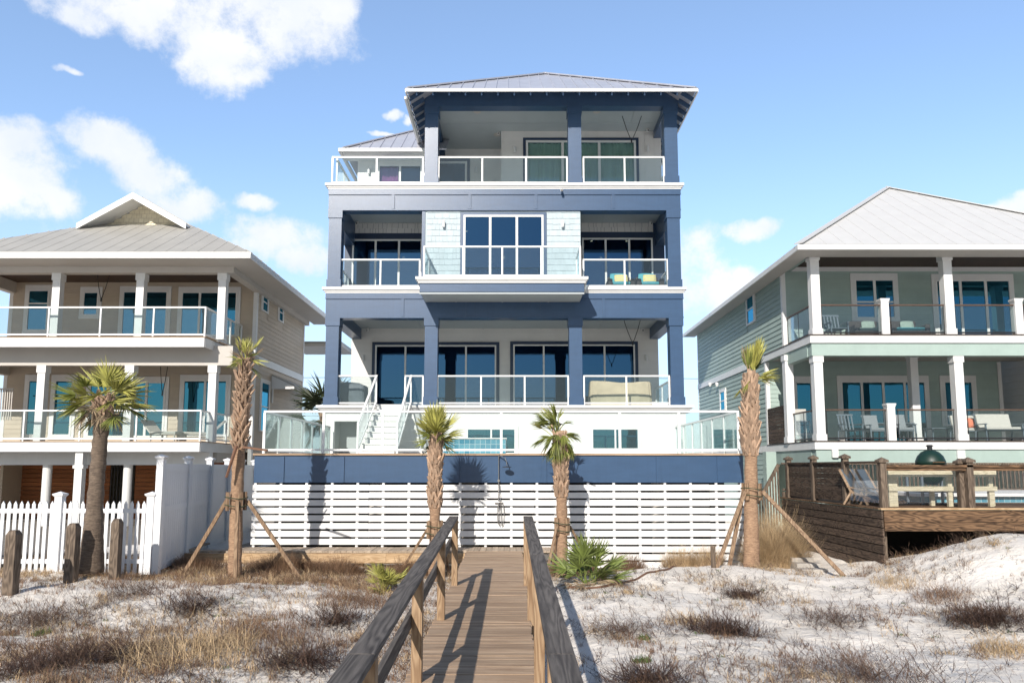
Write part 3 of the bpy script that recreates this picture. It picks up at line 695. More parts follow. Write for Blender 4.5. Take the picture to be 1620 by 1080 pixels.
# ------------------------------------------------------------------ pool deck in front of the house
YD = 18.7
dx0, dx1 = PX(402,740,YD), PX(1176,740,YD)
D = thing('pool_deck', 'raised pool deck with navy band over white slat skirting', 'pool deck', (0, YD, -.4))
zt, zb = PZ(720,YD), PZ(763,YD)
mb = MB(); mb.box(dx0, dx1, YD, YD+.3, zb, zt-.002)
mb.box(dx0, dx0+.2, YD+.301, 26.0, zb, zt-.002); mb.box(dx1-.2, dx1, YD+.301, 26.0, zb, zt-.002)
for p in (446, 541, 723, 861, 1042, 1138): x = PX(p, 740, YD); mb.box(x-.06, x+.06, YD-.028, YD-.0005, zb, zt-.03)
mb.build('navy_band', M['navy'], D)
mb = MB(); mb.box(dx0-.03, dx1+.03, YD-.04, YD+.12, zt, DT)
mb.build('deck_edge_board', M['deckwood'], D)
MB().box(dx0+.01, dx1-.01, YD+.121, YF+.01, zt, DT-.001).build('deck_surface', M['concrete'], D)
pitch = (PZ(764,YD)-PZ(861.5,YD))/8; sl = MB(); x = dx0-.01
for i in range(11):
    z1 = zb-.05-i*pitch; a = dx0-.02 if i < 8 else .45
    cuts = [a, *[c for c in (-3.55, 0.55, 3.1, 4.9) if c > a], dx1]
    for c0, c1 in zip(cuts, cuts[1:]): za_, zc_ = random.uniform(-.006,.004), random.uniform(-.006,.004); sl.bar((c0+.003, YD+random.uniform(.0,.006), z1-.0705+za_), (c1-.003, YD+random.uniform(.0,.006), z1-.0705+zc_), .03, .141)
sl.build('slat_skirt', M['whiteboard'], D)
mb = MB(); i = 0; x = dx0+.04
while x < dx1: mb.box(x-.03, x+.03, YD+.022, YD+.09, zb-.05-11*pitch, zb); x += .637; i += 1
mb.box(dx1-.06, dx1-.0, YD+.022, YD+.3, -.6, zb); mb.build('skirt_stud', M['whiteboard'], D)
for x in (-3.55, -1.1, 1.3, 3.9): MB().lathe((x, YD+1.2, -.5), [(.22, 0), (.22, 2.2)], 18).build('pool_footing', M['concrete'], D)
MB().box(dx0+.01, dx1-.01, YD+1.7, YD+1.8, -.6, zt-.01).build('skirt_shade_wall', M['dark'], D)  # back wall coloured near-black so the slat gaps read as deep shade
y = YD+.1
fr = PX(418,690,y), PX(1168,690,y)
railing(D, (fr[0], y), (fr[1], y), DT, n=8, h=1.08, tw=.06)
railing(D, (fr[0], y+.05), (fr[0]-.1, 25.9), DT, n=6, h=1.07, gm='frost', ends=(False, True)); railing(D, (fr[1], y+.05), (fr[1], 25.9), DT, n=6, h=1.07, gm='frost', ends=(False, True))
sp = MB(); sx_ = PX(701,700,21.2); sp.box(sx_, PX(800,700,21.2), 21.2, 22.6, DT, PZ(694,21.2)); sp.build('spa_wall', M['tile'], D)
MB().box(sx_-.03, PX(800,700,21.2)+.03, 21.17, 22.63, PZ(694,21.2), PZ(694,21.2)+.03).build('spa_coping', M['white'], D)
# outdoor shower on the skirting
sh = thing('outdoor_shower', 'steel outdoor shower with curved head and looped hose', 'shower', (PX(788,760,YD), YD, .5))
X = PX(789,760,YD); Y = YD-.06
MB().tube([(X, Y, PZ(797,YD)), (X, Y, PZ(720,YD)), (X+.02, Y-.02, PZ(719,YD))], .012, 8).build('riser_pipe', M['steel'], sh)
MB().tube([(X, Y, PZ(721,YD)), (X+.06, Y-.05, PZ(721,YD)), (X+.16, Y-.14, PZ(724,YD)), (X+.20, Y-.17, PZ(731,YD)), (X+.205, Y-.175, PZ(736,YD))], .012, 8).build('shower_arm', M['steel'], sh)
MB().lathe((X+.205, Y-.175, PZ(739,YD)), [(.11, 0), (.11, .012), (.02, .03)], 20).build('shower_head', M['black'], sh)
mb = MB(); mb.tube([(X-.10, Y, PZ(794,YD)), (X+.10, Y, PZ(794,YD))], .028, 10); mb.tube([(X, Y-.05, PZ(794,YD)), (X, Y-.05, PZ(803,YD))], .015, 8); mb.tube([(X, Y+.03, PZ(760,YD)), (X, Y-.03, PZ(760,YD))], .03, 10); mb.build('mixer_tap', M['steel'], sh)
hs = [(X+.02, Y-.03, PZ(765,YD))]+[(X+.05+.085*math.sin(t*math.pi*2), Y-.03, PZ(812,YD)-.31*math.cos(t*math.pi*2)) for t in [i/18 for i in range(1, 18)]]+[(X, Y-.03, PZ(800,YD))]
MB().tube(hs, .009, 6).build('hose', M['steel'], sh, smooth=True)
# ------------------------------------------------------------------ tan house on the left
YL = 26.0; LW = 29.2; LX0, LX1 = -20.0, -10.18
YP = 15.8; M['patio'] = mat('grey_patio', (.20,.18,.155), .85, .2, 3, .3, 20)
T = thing('tan_beach_house', 'tan two-storey beach house on piles with grey corrugated roof and gablet', 'house', (-15, YL, -.3))
def tb(name, m, *boxes, fn=None, bevel=0.):
    mb = MB(fn)
    for b in boxes: mb.box(*b)
    return mb.build(name, M[m], T, bevel=bevel)
G1, G2 = PZ(698,YL), PZ(535,YL); SB = PZ(430,YL)
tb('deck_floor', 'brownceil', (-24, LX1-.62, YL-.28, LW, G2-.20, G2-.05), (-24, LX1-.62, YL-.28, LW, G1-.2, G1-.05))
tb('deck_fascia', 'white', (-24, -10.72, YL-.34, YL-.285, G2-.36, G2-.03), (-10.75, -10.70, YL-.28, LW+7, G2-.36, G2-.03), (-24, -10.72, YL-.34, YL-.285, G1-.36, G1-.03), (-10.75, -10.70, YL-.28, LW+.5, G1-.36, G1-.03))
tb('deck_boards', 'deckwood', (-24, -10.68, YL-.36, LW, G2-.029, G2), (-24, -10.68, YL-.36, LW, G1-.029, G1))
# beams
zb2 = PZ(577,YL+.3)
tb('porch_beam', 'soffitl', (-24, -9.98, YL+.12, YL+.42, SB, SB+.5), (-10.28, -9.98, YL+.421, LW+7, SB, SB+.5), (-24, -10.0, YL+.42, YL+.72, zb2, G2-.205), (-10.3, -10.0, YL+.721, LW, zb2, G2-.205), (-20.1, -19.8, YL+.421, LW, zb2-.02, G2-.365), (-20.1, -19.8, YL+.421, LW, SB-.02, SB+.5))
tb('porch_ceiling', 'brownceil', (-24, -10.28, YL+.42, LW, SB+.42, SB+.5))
zb1 = PZ(735,YL)
tb('ground_beam', 'white', (-24, -10.72, YL+.55, YL+.85, zb1, G1-.21)); tb('ground_beam', 'soffitl', (-24, -10.72, YL+1.2, LW+2, zb1+.1, G1-.21))
def lcol(px, z0, z1, Y=YL+.16, w_=.27, top=.26):
    x = PX(px, 480, Y); mb = MB(); mb.box(x-w_/2, x+w_/2, Y-.0, Y+w_, z0, z1-.001); mb.box(x-w_/2-.03, x+w_/2+.03, Y-.03, Y+w_+.03, z1-top, z1-.003); mb.build('column', M['white'], T)
for px in (87, 220, 350): lcol(px, G2, SB)
for px in (74, 212, 342): lcol(px-1, G1, zb2, YL+.43)
for px in (-45,): lcol(px, G2, SB); lcol(px-10, G1, zb2, YL+.43)
for px in (72, 200, -58):
    x = PX(px, 790, YL+.72); mb = MB(); mb.lathe((x, YL+.72, -.7), [(.15, 0), (.15, zb1+.7)], 20); mb.build('pile', M['white'], T, smooth=False)
tb('ground_column', 'white', (PX(116,790,YL-.2), PX(128,790,YL-.2), YL-.25, YL+.0, -.7, G1-.37)); tb('column_cap', 'white', (PX(115,790,YL-.2)-.03, PX(129,790,YL-.2)+.03, YL-.28, YL+.03, zb1-.12, zb1-.01))
# walls
def LXp(px, py): return PX(px, py, LW)
def LZ(py): return PZ(py, LW)
win2 = [(LXp(43,490), LXp(78,490), LZ(524), LZ(458)), (LXp(131,480), LXp(157,480), LZ(500), LZ(461)), (LXp(193,490), LXp(266,490), LZ(532), LZ(460)), (LXp(286,490), LXp(376,490), LZ(532), LZ(461))]
win1 = [(LXp(42,640), LXp(70,640), LZ(690), LZ(600)), (LXp(84,640), LXp(116,640), LZ(690), LZ(600)), (LXp(140,640), LXp(262,640), LZ(692), LZ(603)), (LXp(288,640), LXp(360,640), LZ(690), LZ(600))]
wall(FY(LW), LX0, LX1, G1-.3, SB+.5).build('front_wall', M['tan'], T)
ho = [(a-.14, b+.14, c-.1, d+.2) for a, b, c, d in win1+win2]
lap(FY(LW), LX0+.12, LX1-.12, G1-.3, SB+.48, ho, h=.18).build('siding', M['tan'], T)
for k, wv in enumerate(win2): window(T, FY(LW), *wv, cols=(1,1,2,3)[k], rows=(.66,) if k == 0 else None, fw=.07, trim='white', tw=.11, twt=.18, pm='panen', name='window' if k < 2 else 'glass_door', sill=k < 2)
for k, wv in enumerate(win1): window(T, FY(LW), *wv, cols=(1,1,4,2)[k], fw=.08, trim='white', tw=.11, twt=.18, pm='panen', name='window' if k < 2 else 'glass_door', sill=k < 2)
tb('corner_board', 'white', (LX0-.02, LX0+.12, LW-.03, LW+.1, G1-.3, SB)); tb('corner_board', 'white', (LX1-.12, LX1+.03, LW-.03, LW-.001, G1-.9, SB), (LX1+.001, LX1+.03, LW-.001, LW+.14, G1-.9, SB))
LE = 36.0
wall(FXp(LX1), LW+.15, LE, -.6, SB+.5).build('side_wall', M['tan'], T)
def sY(px): return (LX1+.03)*F/(px-810)*1.0
def sYd(px, py): d = ray(px, py); return LX1*d.y/d.x
sw = []
for px0, px1, pa, pb in ((414,423,460,491), (440,447,477,507), (411,424,602,682)):
    ya, yb = sYd(px0,(pa+pb)/2), sYd(px1,(pa+pb)/2); sw.append((ya, yb, PZ(pb, ya), PZ(pa, ya)))
lap(FXp(LX1), LW+.16, LE, -.6, SB+.4, [(a-.1,b+.1,c-.1,d+.1) for a,b,c,d in sw], h=.18).build('siding', M['tan'], T)
for wv in sw: window(T, FXp(LX1), *wv, fw=.06, rows=(.5,) , trim='white', tw=.1, pm='panen', name='window')
tb('band_board', 'white', (LX1+.024, LX1+.05, LW+.14, LE, G2-.4, G2-.1)); tb('rear_corner_board', 'white', (LX1+.001, LX1+.04, LE-.14, LE, -.6, SB+.4))
tb('rear_wall', 'tan', (LX0, LX1-.01, LE-.1, LE, -.6, SB+.4), (LX0-.01, LX0+.1, LW+.16, LE, -.6, SB+.4))
# little awning over the side door
ya, yb = sYd(428,620), sYd(470,620); za, zb_ = PZ(592,ya), PZ(622,ya)
tb('awning_bracket', 'white', (LX1+.03, LX1+.08, ya+.05, ya+.14, za-1.2, za-.2))
MB().add([(LX1+.03,ya,za),(LX1+.03,yb,za),(LX1+1.0,yb,za-.45),(LX1+1.0,ya,za-.45),(LX1+.03,ya,za-.06),(LX1+.03,yb,za-.06),(LX1+1.0,yb,za-.55),(LX1+1.0,ya,za-.55)],[(0,1,2,3),(7,6,5,4),(0,3,7,4),(1,5,6,2),(3,2,6,7)]).build('side_awning', M['corr'], T)
MB().add([(LX1+.03,ya-.03,za-.06),(LX1+1.0,ya-.03,za-.5),(LX1+1.0,ya-.03,za-.62),(LX1+.03,ya-.03,za-.62),(LX1+.03,ya-.001,za-.06),(LX1+1.0,ya-.001,za-.5),(LX1+1.0,ya-.001,za-.62),(LX1+.03,ya-.001,za-.62)],[(0,1,2,3),(7,6,5,4),(0,4,5,1),(2,1,5,6),(3,2,6,7)]).build('awning_side', M['white'], T)
# roof: hip with a gablet
ez = PZ(398,25.0); RX1 = -9.02; RX0 = -20.46; RYf = 25.0; RB = 37.0; ss = .585; gh = PX(210,330,28.6)
t = 3.75
seam_roof(T, [[(RX0,RYf,ez),(RX1,RYf,ez),(RX1-t,RYf+t,ez+ss*t),(RX0+t,RYf+t,ez+ss*t)]], 'front_roof', M['corr'], seam=.55, ribh=.008, ribw=.03, th=.04)
hr_ = (RX1-RX0)/2; rz = ez+ss*hr_; cxr = (RX0+RX1)/2; gy = RYf+t-.35
seam_roof(T, [[(RX1,RB,ez),(RX1,RYf,ez),(RX1-t,RYf+t,ez+ss*t),(cxr,RYf+t,rz),(cxr,RB,rz)], [(RX0,RYf,ez),(RX0,RB,ez),(cxr,RB,rz),(cxr,RYf+t,rz),(RX0+t,RYf+t,ez+ss*t)]], 'side_roof', M['corr'], seam=.5, th=.04)
gw = hr_-t-.1; rz -= .15
mb = MB()
for s in (-1, 1):
    mb.add([(cxr, gy-.35, rz+.06), (cxr+s*(gw+.25), gy-.35, rz-ss*(gw+.25)+.06), (cxr+s*(gw+.25), gy+2.2, rz-ss*(gw+.25)+.06), (cxr, gy+2.2, rz+.06),
            (cxr, gy-.35, rz-.05), (cxr+s*(gw+.25), gy-.35, rz-ss*(gw+.25)-.05), (cxr+s*(gw+.25), gy+2.2, rz-ss*(gw+.25)-.05), (cxr, gy+2.2, rz-.05)], [(0,1,2,3),(7,6,5,4),(0,4,5,1),(2,6,7,3),(1,5,6,2)])
mb.build('gablet_roof', M['white'], T)
mb = MB()
for s in (-1, 1):
    e = gw+.25; q = [(cxr, rz+.055), (cxr+s*e, rz-ss*e+.055), (cxr+s*e, rz-ss*e-.17), (cxr, rz-.20)]
    mb.add([(a, gy-.40, b) for a, b in q]+[(a, gy-.355, b) for a, b in q], [(0,1,2,3),(7,6,5,4),(0,4,5,1),(2,6,7,3),(1,5,6,2)])
mb.build('gablet_rake', M['white'], T)
MB().quad((cxr-gw, gy+.6, rz-ss*gw-.1), (cxr+gw, gy+.6, rz-ss*gw-.1), (cxr, gy+.6, rz-.1)).build('gablet_wall', M['tan'], T)
mb = MB()
for i in range(7):
    z0 = rz-ss*gw-.1+i*.18; hw_ = max(.0, (rz-.1-z0)/ss-.05)
    u = -hw_
    while u < hw_-.1: mb.add([(cxr+u,gy+.59,z0+.18),(cxr+u+.19,gy+.59,z0+.18),(cxr+u+.19,gy+.57,z0),(cxr+u,gy+.57,z0)],[(0,1,2,3)]); u += .2
mb.build('gablet_shingles', mat('yellow_shingle', (.74,.67,.50), .7, .08, 4, island=.08), T)
tb('roof_fascia', 'white', (RX0, RX1+.0, RYf-.06, RYf-.005, ez-.24, ez-.03), (RX1+.005, RX1+.05, RYf-.06, RB, ez-.24, ez-.03))
tb('roof_soffit', 'soffitl', (RX0+.02, RX1-.02, RYf, RYf+1.12, ez-.23, ez-.19), (LX1+.2, RX1-.02, RYf+1.121, RB, ez-.23, ez-.19))
tb('rear_roof_wing', 'corr', (LX1-1, RX1+.4, RB+.2, RB+3, ez-1.15, ez-1.05)); tb('rear_wing_fascia', 'soffitl', (LX1-1, RX1+.42, RB+.15, RB+3, ez-1.3, ez-1.155))
# rails
def trail(z, Y, pa, posts_px, py): 
    a, b = -24, -10.76; ps = sorted([(PX(p, py, Y)-a)/(b-a) for p in posts_px])+[1]
    railing(T, (a, Y), (b, Y), z, posts=ps, h=1.08, tw=.05); 
trail(G2, YL-.24, 0, (-60, 77, 159, 243), 510); trail(G1, YL-.24, 0, (-50, 38, 127, 216), 670)
railing(T, (-10.76, YL-.2), (-10.72, LW-.05), G2, n=3, h=1.075, ends=(False, True)); railing(T, (-10.76, YL-.2), (-10.72, LW-.05), G1, n=3, h=1.075, ends=(False, True))
swing_cord(T, PX(154,432,27.8), PX(174,432,27.8), PX(160,472,27.8), 27.8, SB+.4, PZ(472,27.8)); swing_cord(T, PX(252,578,27.8), PX(268,578,27.8), PX(257,620,27.8), 27.8, G2-.2, PZ(621,27.8))
# under the house: cedar slat walls, dark gate
mb = MB(); z = -.5
while z < zb1+.2: mb.box(-23, PX(172,790,30.5), 30.5, 30.53, z, z+.155); mb.box(PX(212,790,30.5), -10.9, 30.5, 30.53, z, z+.155); z += .17
mb.build('cedar_slat_wall', M['cedar'], T)
mb = MB(); x = PX(172,790,30.5)+.04
while x < PX(212,790,30.5): mb.box(x, x+.025, 30.48, 30.5, -.4, zb1+.1); x += .13
mb.build('metal_gate', M['black'], T)
tb('ground_floor_side', 'tan', (LX1-.01, LX1+.02, YL+4.6, LE, -.6, G1-.3)); tb('patio', 'patio', (-23, -8.9, YP+.35, 34, -.5, -.10))
# white steel stair frame at the far left, lounge chair
tb('service_balustrade', 'soffitl', *[(PX(2,650,LW-1.4)+i*.085, PX(2,650,LW-1.4)+i*.085+.035, LW-1.4, LW-1.37, PZ(664,LW-1.4), PZ(616,LW-1.4)) for i in range(-6, 5)], (PX(2,650,LW-1.4)-.6, PX(2,650,LW-1.4)+.4, LW-1.42, LW-1.35, PZ(616,LW-1.4), PZ(616,LW-1.4)+.05))

def lounge(name, label, x, y, z, rot, fm, cm, group=None):
    t = thing(name, label, 'lounge chair', (x, y, z), group); c, s = math.cos(rot), math.sin(rot)
    fn = lambda u, v, h: (x+u*c-v*s, y+u*s+v*c, z+h)
    mb = MB(fn); mb.box(-.3, .3, -.85, .35, .28, .32)
    for u in (-.28, .26):
        for v in (-.8, .3): mb.box(u, u+.04, v, v+.04, 0, .28)
    mb.build('seat', M[fm], t); MB(fn).bar((0, .33, .34), (0, .8, .82), .58, .05).build('backrest', M[cm], t)
    MB(fn).box(-.28, .28, -.82, .33, .321, .39).build('cushion', M[cm], t, bevel=.02); return t
lounge('lounge_chair', 'low beige lounge chair with raised back on the tan house lower deck', PX(258,690,27.2), 27.2, G1, R(70), 'cream', 'cream')
lounge('lounge_chair', 'flat beige lounge chair at the end of the tan house lower deck', PX(318,690,27.6), 27.6, G1, R(-60), 'cream', 'cream')

# ------------------------------------------------------------------ mint house on the right
YR = 25.2; W2, W1 = 27.6, 29.7; MX0 = 10.2; MX1 = 22.6
Q = thing('mint_beach_house', 'mint green two-storey beach house with white columns and pale hip roof', 'house', (15, YR, -.4))
def qb(name, m, *boxes, fn=None, bevel=0.):
    mb = MB(fn)
    for b in boxes: mb.box(*b)
    return mb.build(name, M[m], Q, bevel=bevel)
K1, K2 = PZ(697,YR), PZ(530,YR); KB = PZ(402,YR); QE = 40.5
for z in (K1, K2):
    qb('deck_fascia', 'white', (MX0-.03, MX1, YR-.16, YR-.105, z-.29, z-.03), (MX0-.06, MX0-.031, YR-.16, QE, z-.29, z-.03))
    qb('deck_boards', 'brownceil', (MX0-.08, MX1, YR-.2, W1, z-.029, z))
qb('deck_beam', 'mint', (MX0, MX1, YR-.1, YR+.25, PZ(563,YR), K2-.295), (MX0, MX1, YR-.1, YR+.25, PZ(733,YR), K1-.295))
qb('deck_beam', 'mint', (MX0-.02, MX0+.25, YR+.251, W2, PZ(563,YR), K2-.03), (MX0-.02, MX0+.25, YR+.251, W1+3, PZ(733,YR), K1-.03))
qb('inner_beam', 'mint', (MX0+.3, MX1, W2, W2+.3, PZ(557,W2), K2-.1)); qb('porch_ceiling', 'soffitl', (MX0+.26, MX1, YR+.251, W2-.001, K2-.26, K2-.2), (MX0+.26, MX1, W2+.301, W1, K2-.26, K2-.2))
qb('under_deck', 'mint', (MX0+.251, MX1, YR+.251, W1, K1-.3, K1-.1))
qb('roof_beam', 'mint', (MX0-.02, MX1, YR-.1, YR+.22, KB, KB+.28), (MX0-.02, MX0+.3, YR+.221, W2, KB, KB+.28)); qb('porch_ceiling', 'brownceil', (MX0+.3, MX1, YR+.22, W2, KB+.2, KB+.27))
def qcol(px, py, z0, z1, Y=YR-.05, w_=.3):
    x = PX(px, py, Y); mb = MB(); mb.box(x-w_/2, x+w_/2, Y, Y+w_, z0, z1-.002); mb.box(x-w_/2-.03, x+w_/2+.03, Y-.03, Y+w_+.03, z1-.22, z1-.004); mb.box(x-w_/2-.03, x+w_/2+.03, Y-.03, Y+w_+.03, z0, z0+.22)
    mb.build('column', M['white'], Q)
for px in (1291, 1502, 1720): qcol(px, 470, K2, KB)
for px in (1297, 1520, 1740): qcol(px, 630, K1, PZ(563,YR))
qcol(1251, 640, K1, PZ(563,W2), Y=W2-.3); qcol(1450, 640, K1, PZ(557,W2), Y=W2, w_=.28)
def newel(px, py, z, Y=YR-.08):
    x = PX(px, py, Y); mb = MB(); mb.box(x-.13, x+.13, Y, Y+.26, z, z+1.2); mb.box(x-.16, x+.16, Y-.03, Y+.29, z+1.201, z+1.26); mb.box(x-.145, x+.145, Y-.015, Y+.275, z+1.15, z+1.2); mb.build('rail_post', M['white'], Q)
for px in (1401, 1613): newel(px, 500, K2)
newel(1411, 665, K1)
M['brownrail'] = mat('brown_rail', (.09,.055,.038), .5, .2, 5)
def qrail(pa, pb, py, z, Y=YR+.02): railing(Q, (PX(pa,py,Y), Y), (PX(pb,py,Y), Y), z, posts=[0, 1], h=1.07, tw=.02, topm='brownrail', pm='black')
for a, b in ((1300,1393),(1409,1493),(1511,1606),(1620,1712)): qrail(a, b, 500, K2)
for a, b in ((1308,1401),(1421,1509),(1531,1730)): qrail(a, b, 665, K1)
for z, ye in ((K2, W2-.1), (K1, W2-.35)): railing(Q, (MX0+.12, YR+.25), (MX0+.12, ye), z, posts=[0,.5,1], h=1.07, tw=.02, topm='brownrail', pm='black')
# walls
def RX_(px, py, Y): return PX(px, py, Y)
w2 = [(RX_(1351,470,W2), RX_(1416,470,W2), PZ(505,W2), PZ(441,W2)), (RX_(1480,480,W2), RX_(1600,480,W2), K2+.05, PZ(442,W2)), (RX_(1650,480,W2), RX_(1700,480,W2), PZ(505,W2), PZ(441,W2))]
w1 = [(RX_(1258,640,W1), RX_(1286,640,W1), PZ(688,W1), PZ(603,W1)), (RX_(1330,640,W1), RX_(1466,640,W1), K1+.05, PZ(602,W1)), (RX_(1493,640,W1), RX_(1541,640,W1), PZ(674,W1), PZ(602,W1))]
MXR = RX_(1586,640,W1)
wall(FY(W2), MX0, MX1, K2-.2, KB+.3).build('upper_wall', M['mint'], Q); wall(FY(W1), MX0, MXR, K1-.3, K2-.1).build('lower_wall', M['mint'], Q)
lap(FY(W2), MX0+.12, MX1, K2, KB+.28, [(a-.14,b+.14,c-.12,d+.2) for a,b,c,d in w2], h=.17).build('siding', M['mint'], Q)
lap(FY(W1), MX0+.12, MXR-.13, K1, K2-.2, [(a-.14,b+.14,c-.12,d+.2) for a,b,c,d in w1], h=.17).build('siding', M['mint'], Q)
qb('frieze', 'white', (MX0+.3, MX1, W2-.1, W2-.001, KB+.02, KB+.17))
for k, wv in enumerate(w2): window(Q, FY(W2), *wv, cols=(2,3,2)[k], rows=(.42,) if k != 1 else None, fw=.08, trim='white', tw=.12, twt=.2, pm='panen', name='window' if k != 1 else 'glass_door', sill=k != 1)
for k, wv in enumerate(w1): window(Q, FY(W1), *wv, cols=(1,4,1)[k], fw=.08, trim='white', tw=.12, twt=.2, pm='panen', name='window' if k != 1 else 'glass_door')
qb('corner_board', 'white', (MX0-.03, MX0+.12, W2-.03, W2-.001, K2-.05, KB), (MX0-.03, MX0-.001, W2-.001, W2+.14, K2-.05, KB)); qb('corner_board', 'white', (MX0-.03, MX0+.12, W1-.03, W1-.001, -.6, K2-.3), (MX0-.03, MX0-.001, W1-.001, W1+.14, -.6, K2-.3)); qb('corner_board', 'white', (MXR-.12, MXR+.03, W1-.03, W1-.001, K1-.3, K2-.3))
def syd(px, py): d = ray(px, py); return MX0*d.y/d.x
s_ = []
for pa, pb, ya_, yb_ in ((1183,1195,465,512), (1141,1149,618,650), (1192,1198,602,672)):
    a, b = syd(pb,(ya_+yb_)/2), syd(pa,(ya_+yb_)/2); s_.append((a, b, PZ(yb_, (a+b)/2), PZ(ya_, (a+b)/2)))
wall(FXm(MX0), W2+.15, QE, K2-.3, KB+.3).build('upper_side_wall', M['mint'], Q); wall(FXm(MX0), W1+.15, QE, -.6, K2-.29).build('lower_side_wall', M['mint'], Q)
sh_ = [(a-.12,b+.12,c-.12,d+.12) for a,b,c,d in s_]
lap(FXm(MX0), W2+.16, QE, K2-.02, KB+.2, sh_, h=.19, d=.03).build('siding', M['mint'], Q); lap(FXm(MX0), W1+.16, QE, -.6, K2-.3, sh_, h=.19, d=.03).build('siding', M['mint'], Q)
for wv in s_: window(Q, FXm(MX0), *wv, rows=(.5,), fw=.07, trim='white', tw=.1, pm='panen', name='window', proud=.05)
mb = MB()
for py_ in (1128, 1139): y = syd(py_, 610); z = PZ(608, y); mb.lathe((MX0-.15, y, z-.1), [(.05,0),(.09,.12),(.06,.2)], 12)
mb.build('flood_light', M['white'], Q)
qb('rear_wall', 'mint', (MX0+.01, MX1, QE-.15, QE, -.6, KB+.3)); qb('rear_corner_board', 'white', (MX0-.03, MX0-.001, QE-.14, QE, -.6, KB))
# roof
qe = PZ(386,24.2); QX0, QX1, QY = 9.55, 22.3, 24.2; hq = (QX1-QX0)/2; qs = .69; qt = qe+hq*qs; qc = (QX0+QX1)/2
M['paleroof'] = mat('pale_metal_roof', (.55,.55,.545), .55, .04, 2, .02, 90)
seam_roof(Q, [[(QX0,QY,qe),(QX1,QY,qe),(qc,QY+hq,qt)], [(QX1,QY,qe),(QX1,41,qe),(qc,41,qt),(qc,QY+hq,qt)], [(QX0,41,qe),(QX0,QY,qe),(qc,QY+hq,qt),(qc,41,qt)]], 'hip_roof', M['paleroof'], seam=.62, ribh=.012, ribw=.03)
mb = MB(); mb.bar((QX0,QY,qe+.02),(qc,QY+hq,qt+.02),.3,.03); mb.bar((QX1,QY,qe+.02),(qc,QY+hq,qt+.02),.3,.03); mb.build('ridge_cap', M['paleroof'], Q)
qb('roof_fascia', 'white', (QX0, QX1, QY-.05, QY-.005, qe-.2, qe-.03), (QX0-.05, QX0-.005, QY-.05, 41, qe-.2, qe-.03))
qb('roof_soffit', 'soffitl', (QX0+.01, QX1, QY, YR-.101, qe-.19, qe-.15), (QX0+.01, MX0-.025, YR-.1, 41, qe-.19, qe-.15))
# under-house wall and posts; screen of old boards on the side
qb('ground_post', 'mint', (MX0, MX0+.3, YR, YR+.3, -.6, K1-.5)); qb('ground_post', 'mint', (PX(1212,760,28.5), PX(1228,760,28.5), 28.4, 28.8, -.6, K1-.3)); qb('ground_wall', 'mint', (MX0+.3, MX1, 31, 31.1, -.6, K1-.3))
mb = MB(); z = K1+.03
while z < K1+1.3: mb.box(MX0-.02, MX0+.02, 27.9, W1-.05, z, z+.13); z += .14
mb.build('privacy_screen', M['oldwoody'], Q)
# small utility boxes on the beam
qb('wall_speaker', 'white', (PX(1315,720,YR-.1), PX(1325,720,YR-.1), YR-.22, YR-.101, PZ(724,YR), PZ(711,YR)), bevel=.02); 
mb = MB(); x = PX(1519,720,YR-.1); mb.box(x-.13, x+.13, YR-.18, YR-.101, PZ(725,YR), PZ(712,YR)); mb.build('outlet_box', M['white'], Q)
# white clapboard house beyond
V = thing('white_clapboard_house', 'white clapboard house partly seen behind the mint house porch', 'house', (20.5, 33, -.4))
vx = 20.25
wall(FXm(vx), 26.5, 44, -.5, 6.4).build('wall', M['white'], V); lap(FXm(vx), 26.5, 44, -.5, 6.3, h=.28, d=.035).build('siding', M['white'], V)
MB().box(vx-.1, vx+5, 26.3, 44, 6.4, 6.55).build('roof', M['paleroof'], V)

# ------------------------------------------------------------------ old timber pool deck on the right
WX, WY = 8.33, 17.0; WZ = PZ(803,WY); WE = 23.2; WR = 17
B = thing('timber_pool_deck', 'old dark timber pool deck with capped posts and plank skirting', 'timber deck', (WX, WY, -.3))
def bb(name, m, *boxes): 
    mb = MB()
    for b in boxes: mb.box(*b)
    return mb.build(name, M[m], B)
mb = MB(); zf = WZ-.05
for i, h_ in enumerate((.26, .2)): mb.box(WX+.02, WR, WY-.05-.004*i, WY, zf-h_, zf-.008); zf -= h_
mb.build('front_boards', M['oldwood'], B)
mb = MB(); z = WZ-.05
for i in range(7): mb.box(WX-.04, WX, WY-.05+random.uniform(-.01,.01), WE, z-.185, z-.012); z -= .195
mb.build('side_boards', M['oldwoody'], B)
MB().box(WX+.004, WX+.02, WY+.01, WE, WZ-1.4, WZ-.06).build('side_backing', M['dark'], B)  # near-black sheet added so no light shows between the side boards
MB().box(WX-.06, WR, WY-.09, WY+.06, WZ-.04, WZ).build('edge_board', M['deckedge'], B)
mb = MB(); y = WY+.065
while y < WE: mb.box(WX-.05, WR, y, y+.135, WZ-.04, WZ); y += .142
mb.build('deck_boards', M['oldwood'], B)
def wpost(x, y, z1, z0=None, cap=True):
    mb = MB(); mb.box(x-.07, x+.07, y-.07, y+.07, z0 if z0 is not None else WZ+.001, z1)
    if cap: mb.add([(x-.11,y-.11,z1+.0),(x+.11,y-.11,z1),(x+.11,y+.11,z1),(x-.11,y+.11,z1),(x-.11,y-.11,z1+.05),(x+.11,y-.11,z1+.05),(x+.11,y+.11,z1+.05),(x-.11,y+.11,z1+.05),(x,y,z1+.12)], [(0,3,2,1),(0,1,5,4),(1,2,6,5),(2,3,7,6),(3,0,4,7),(4,5,8),(5,6,8),(6,7,8),(7,4,8)])
    mb.build('post', M['greypost'], B)
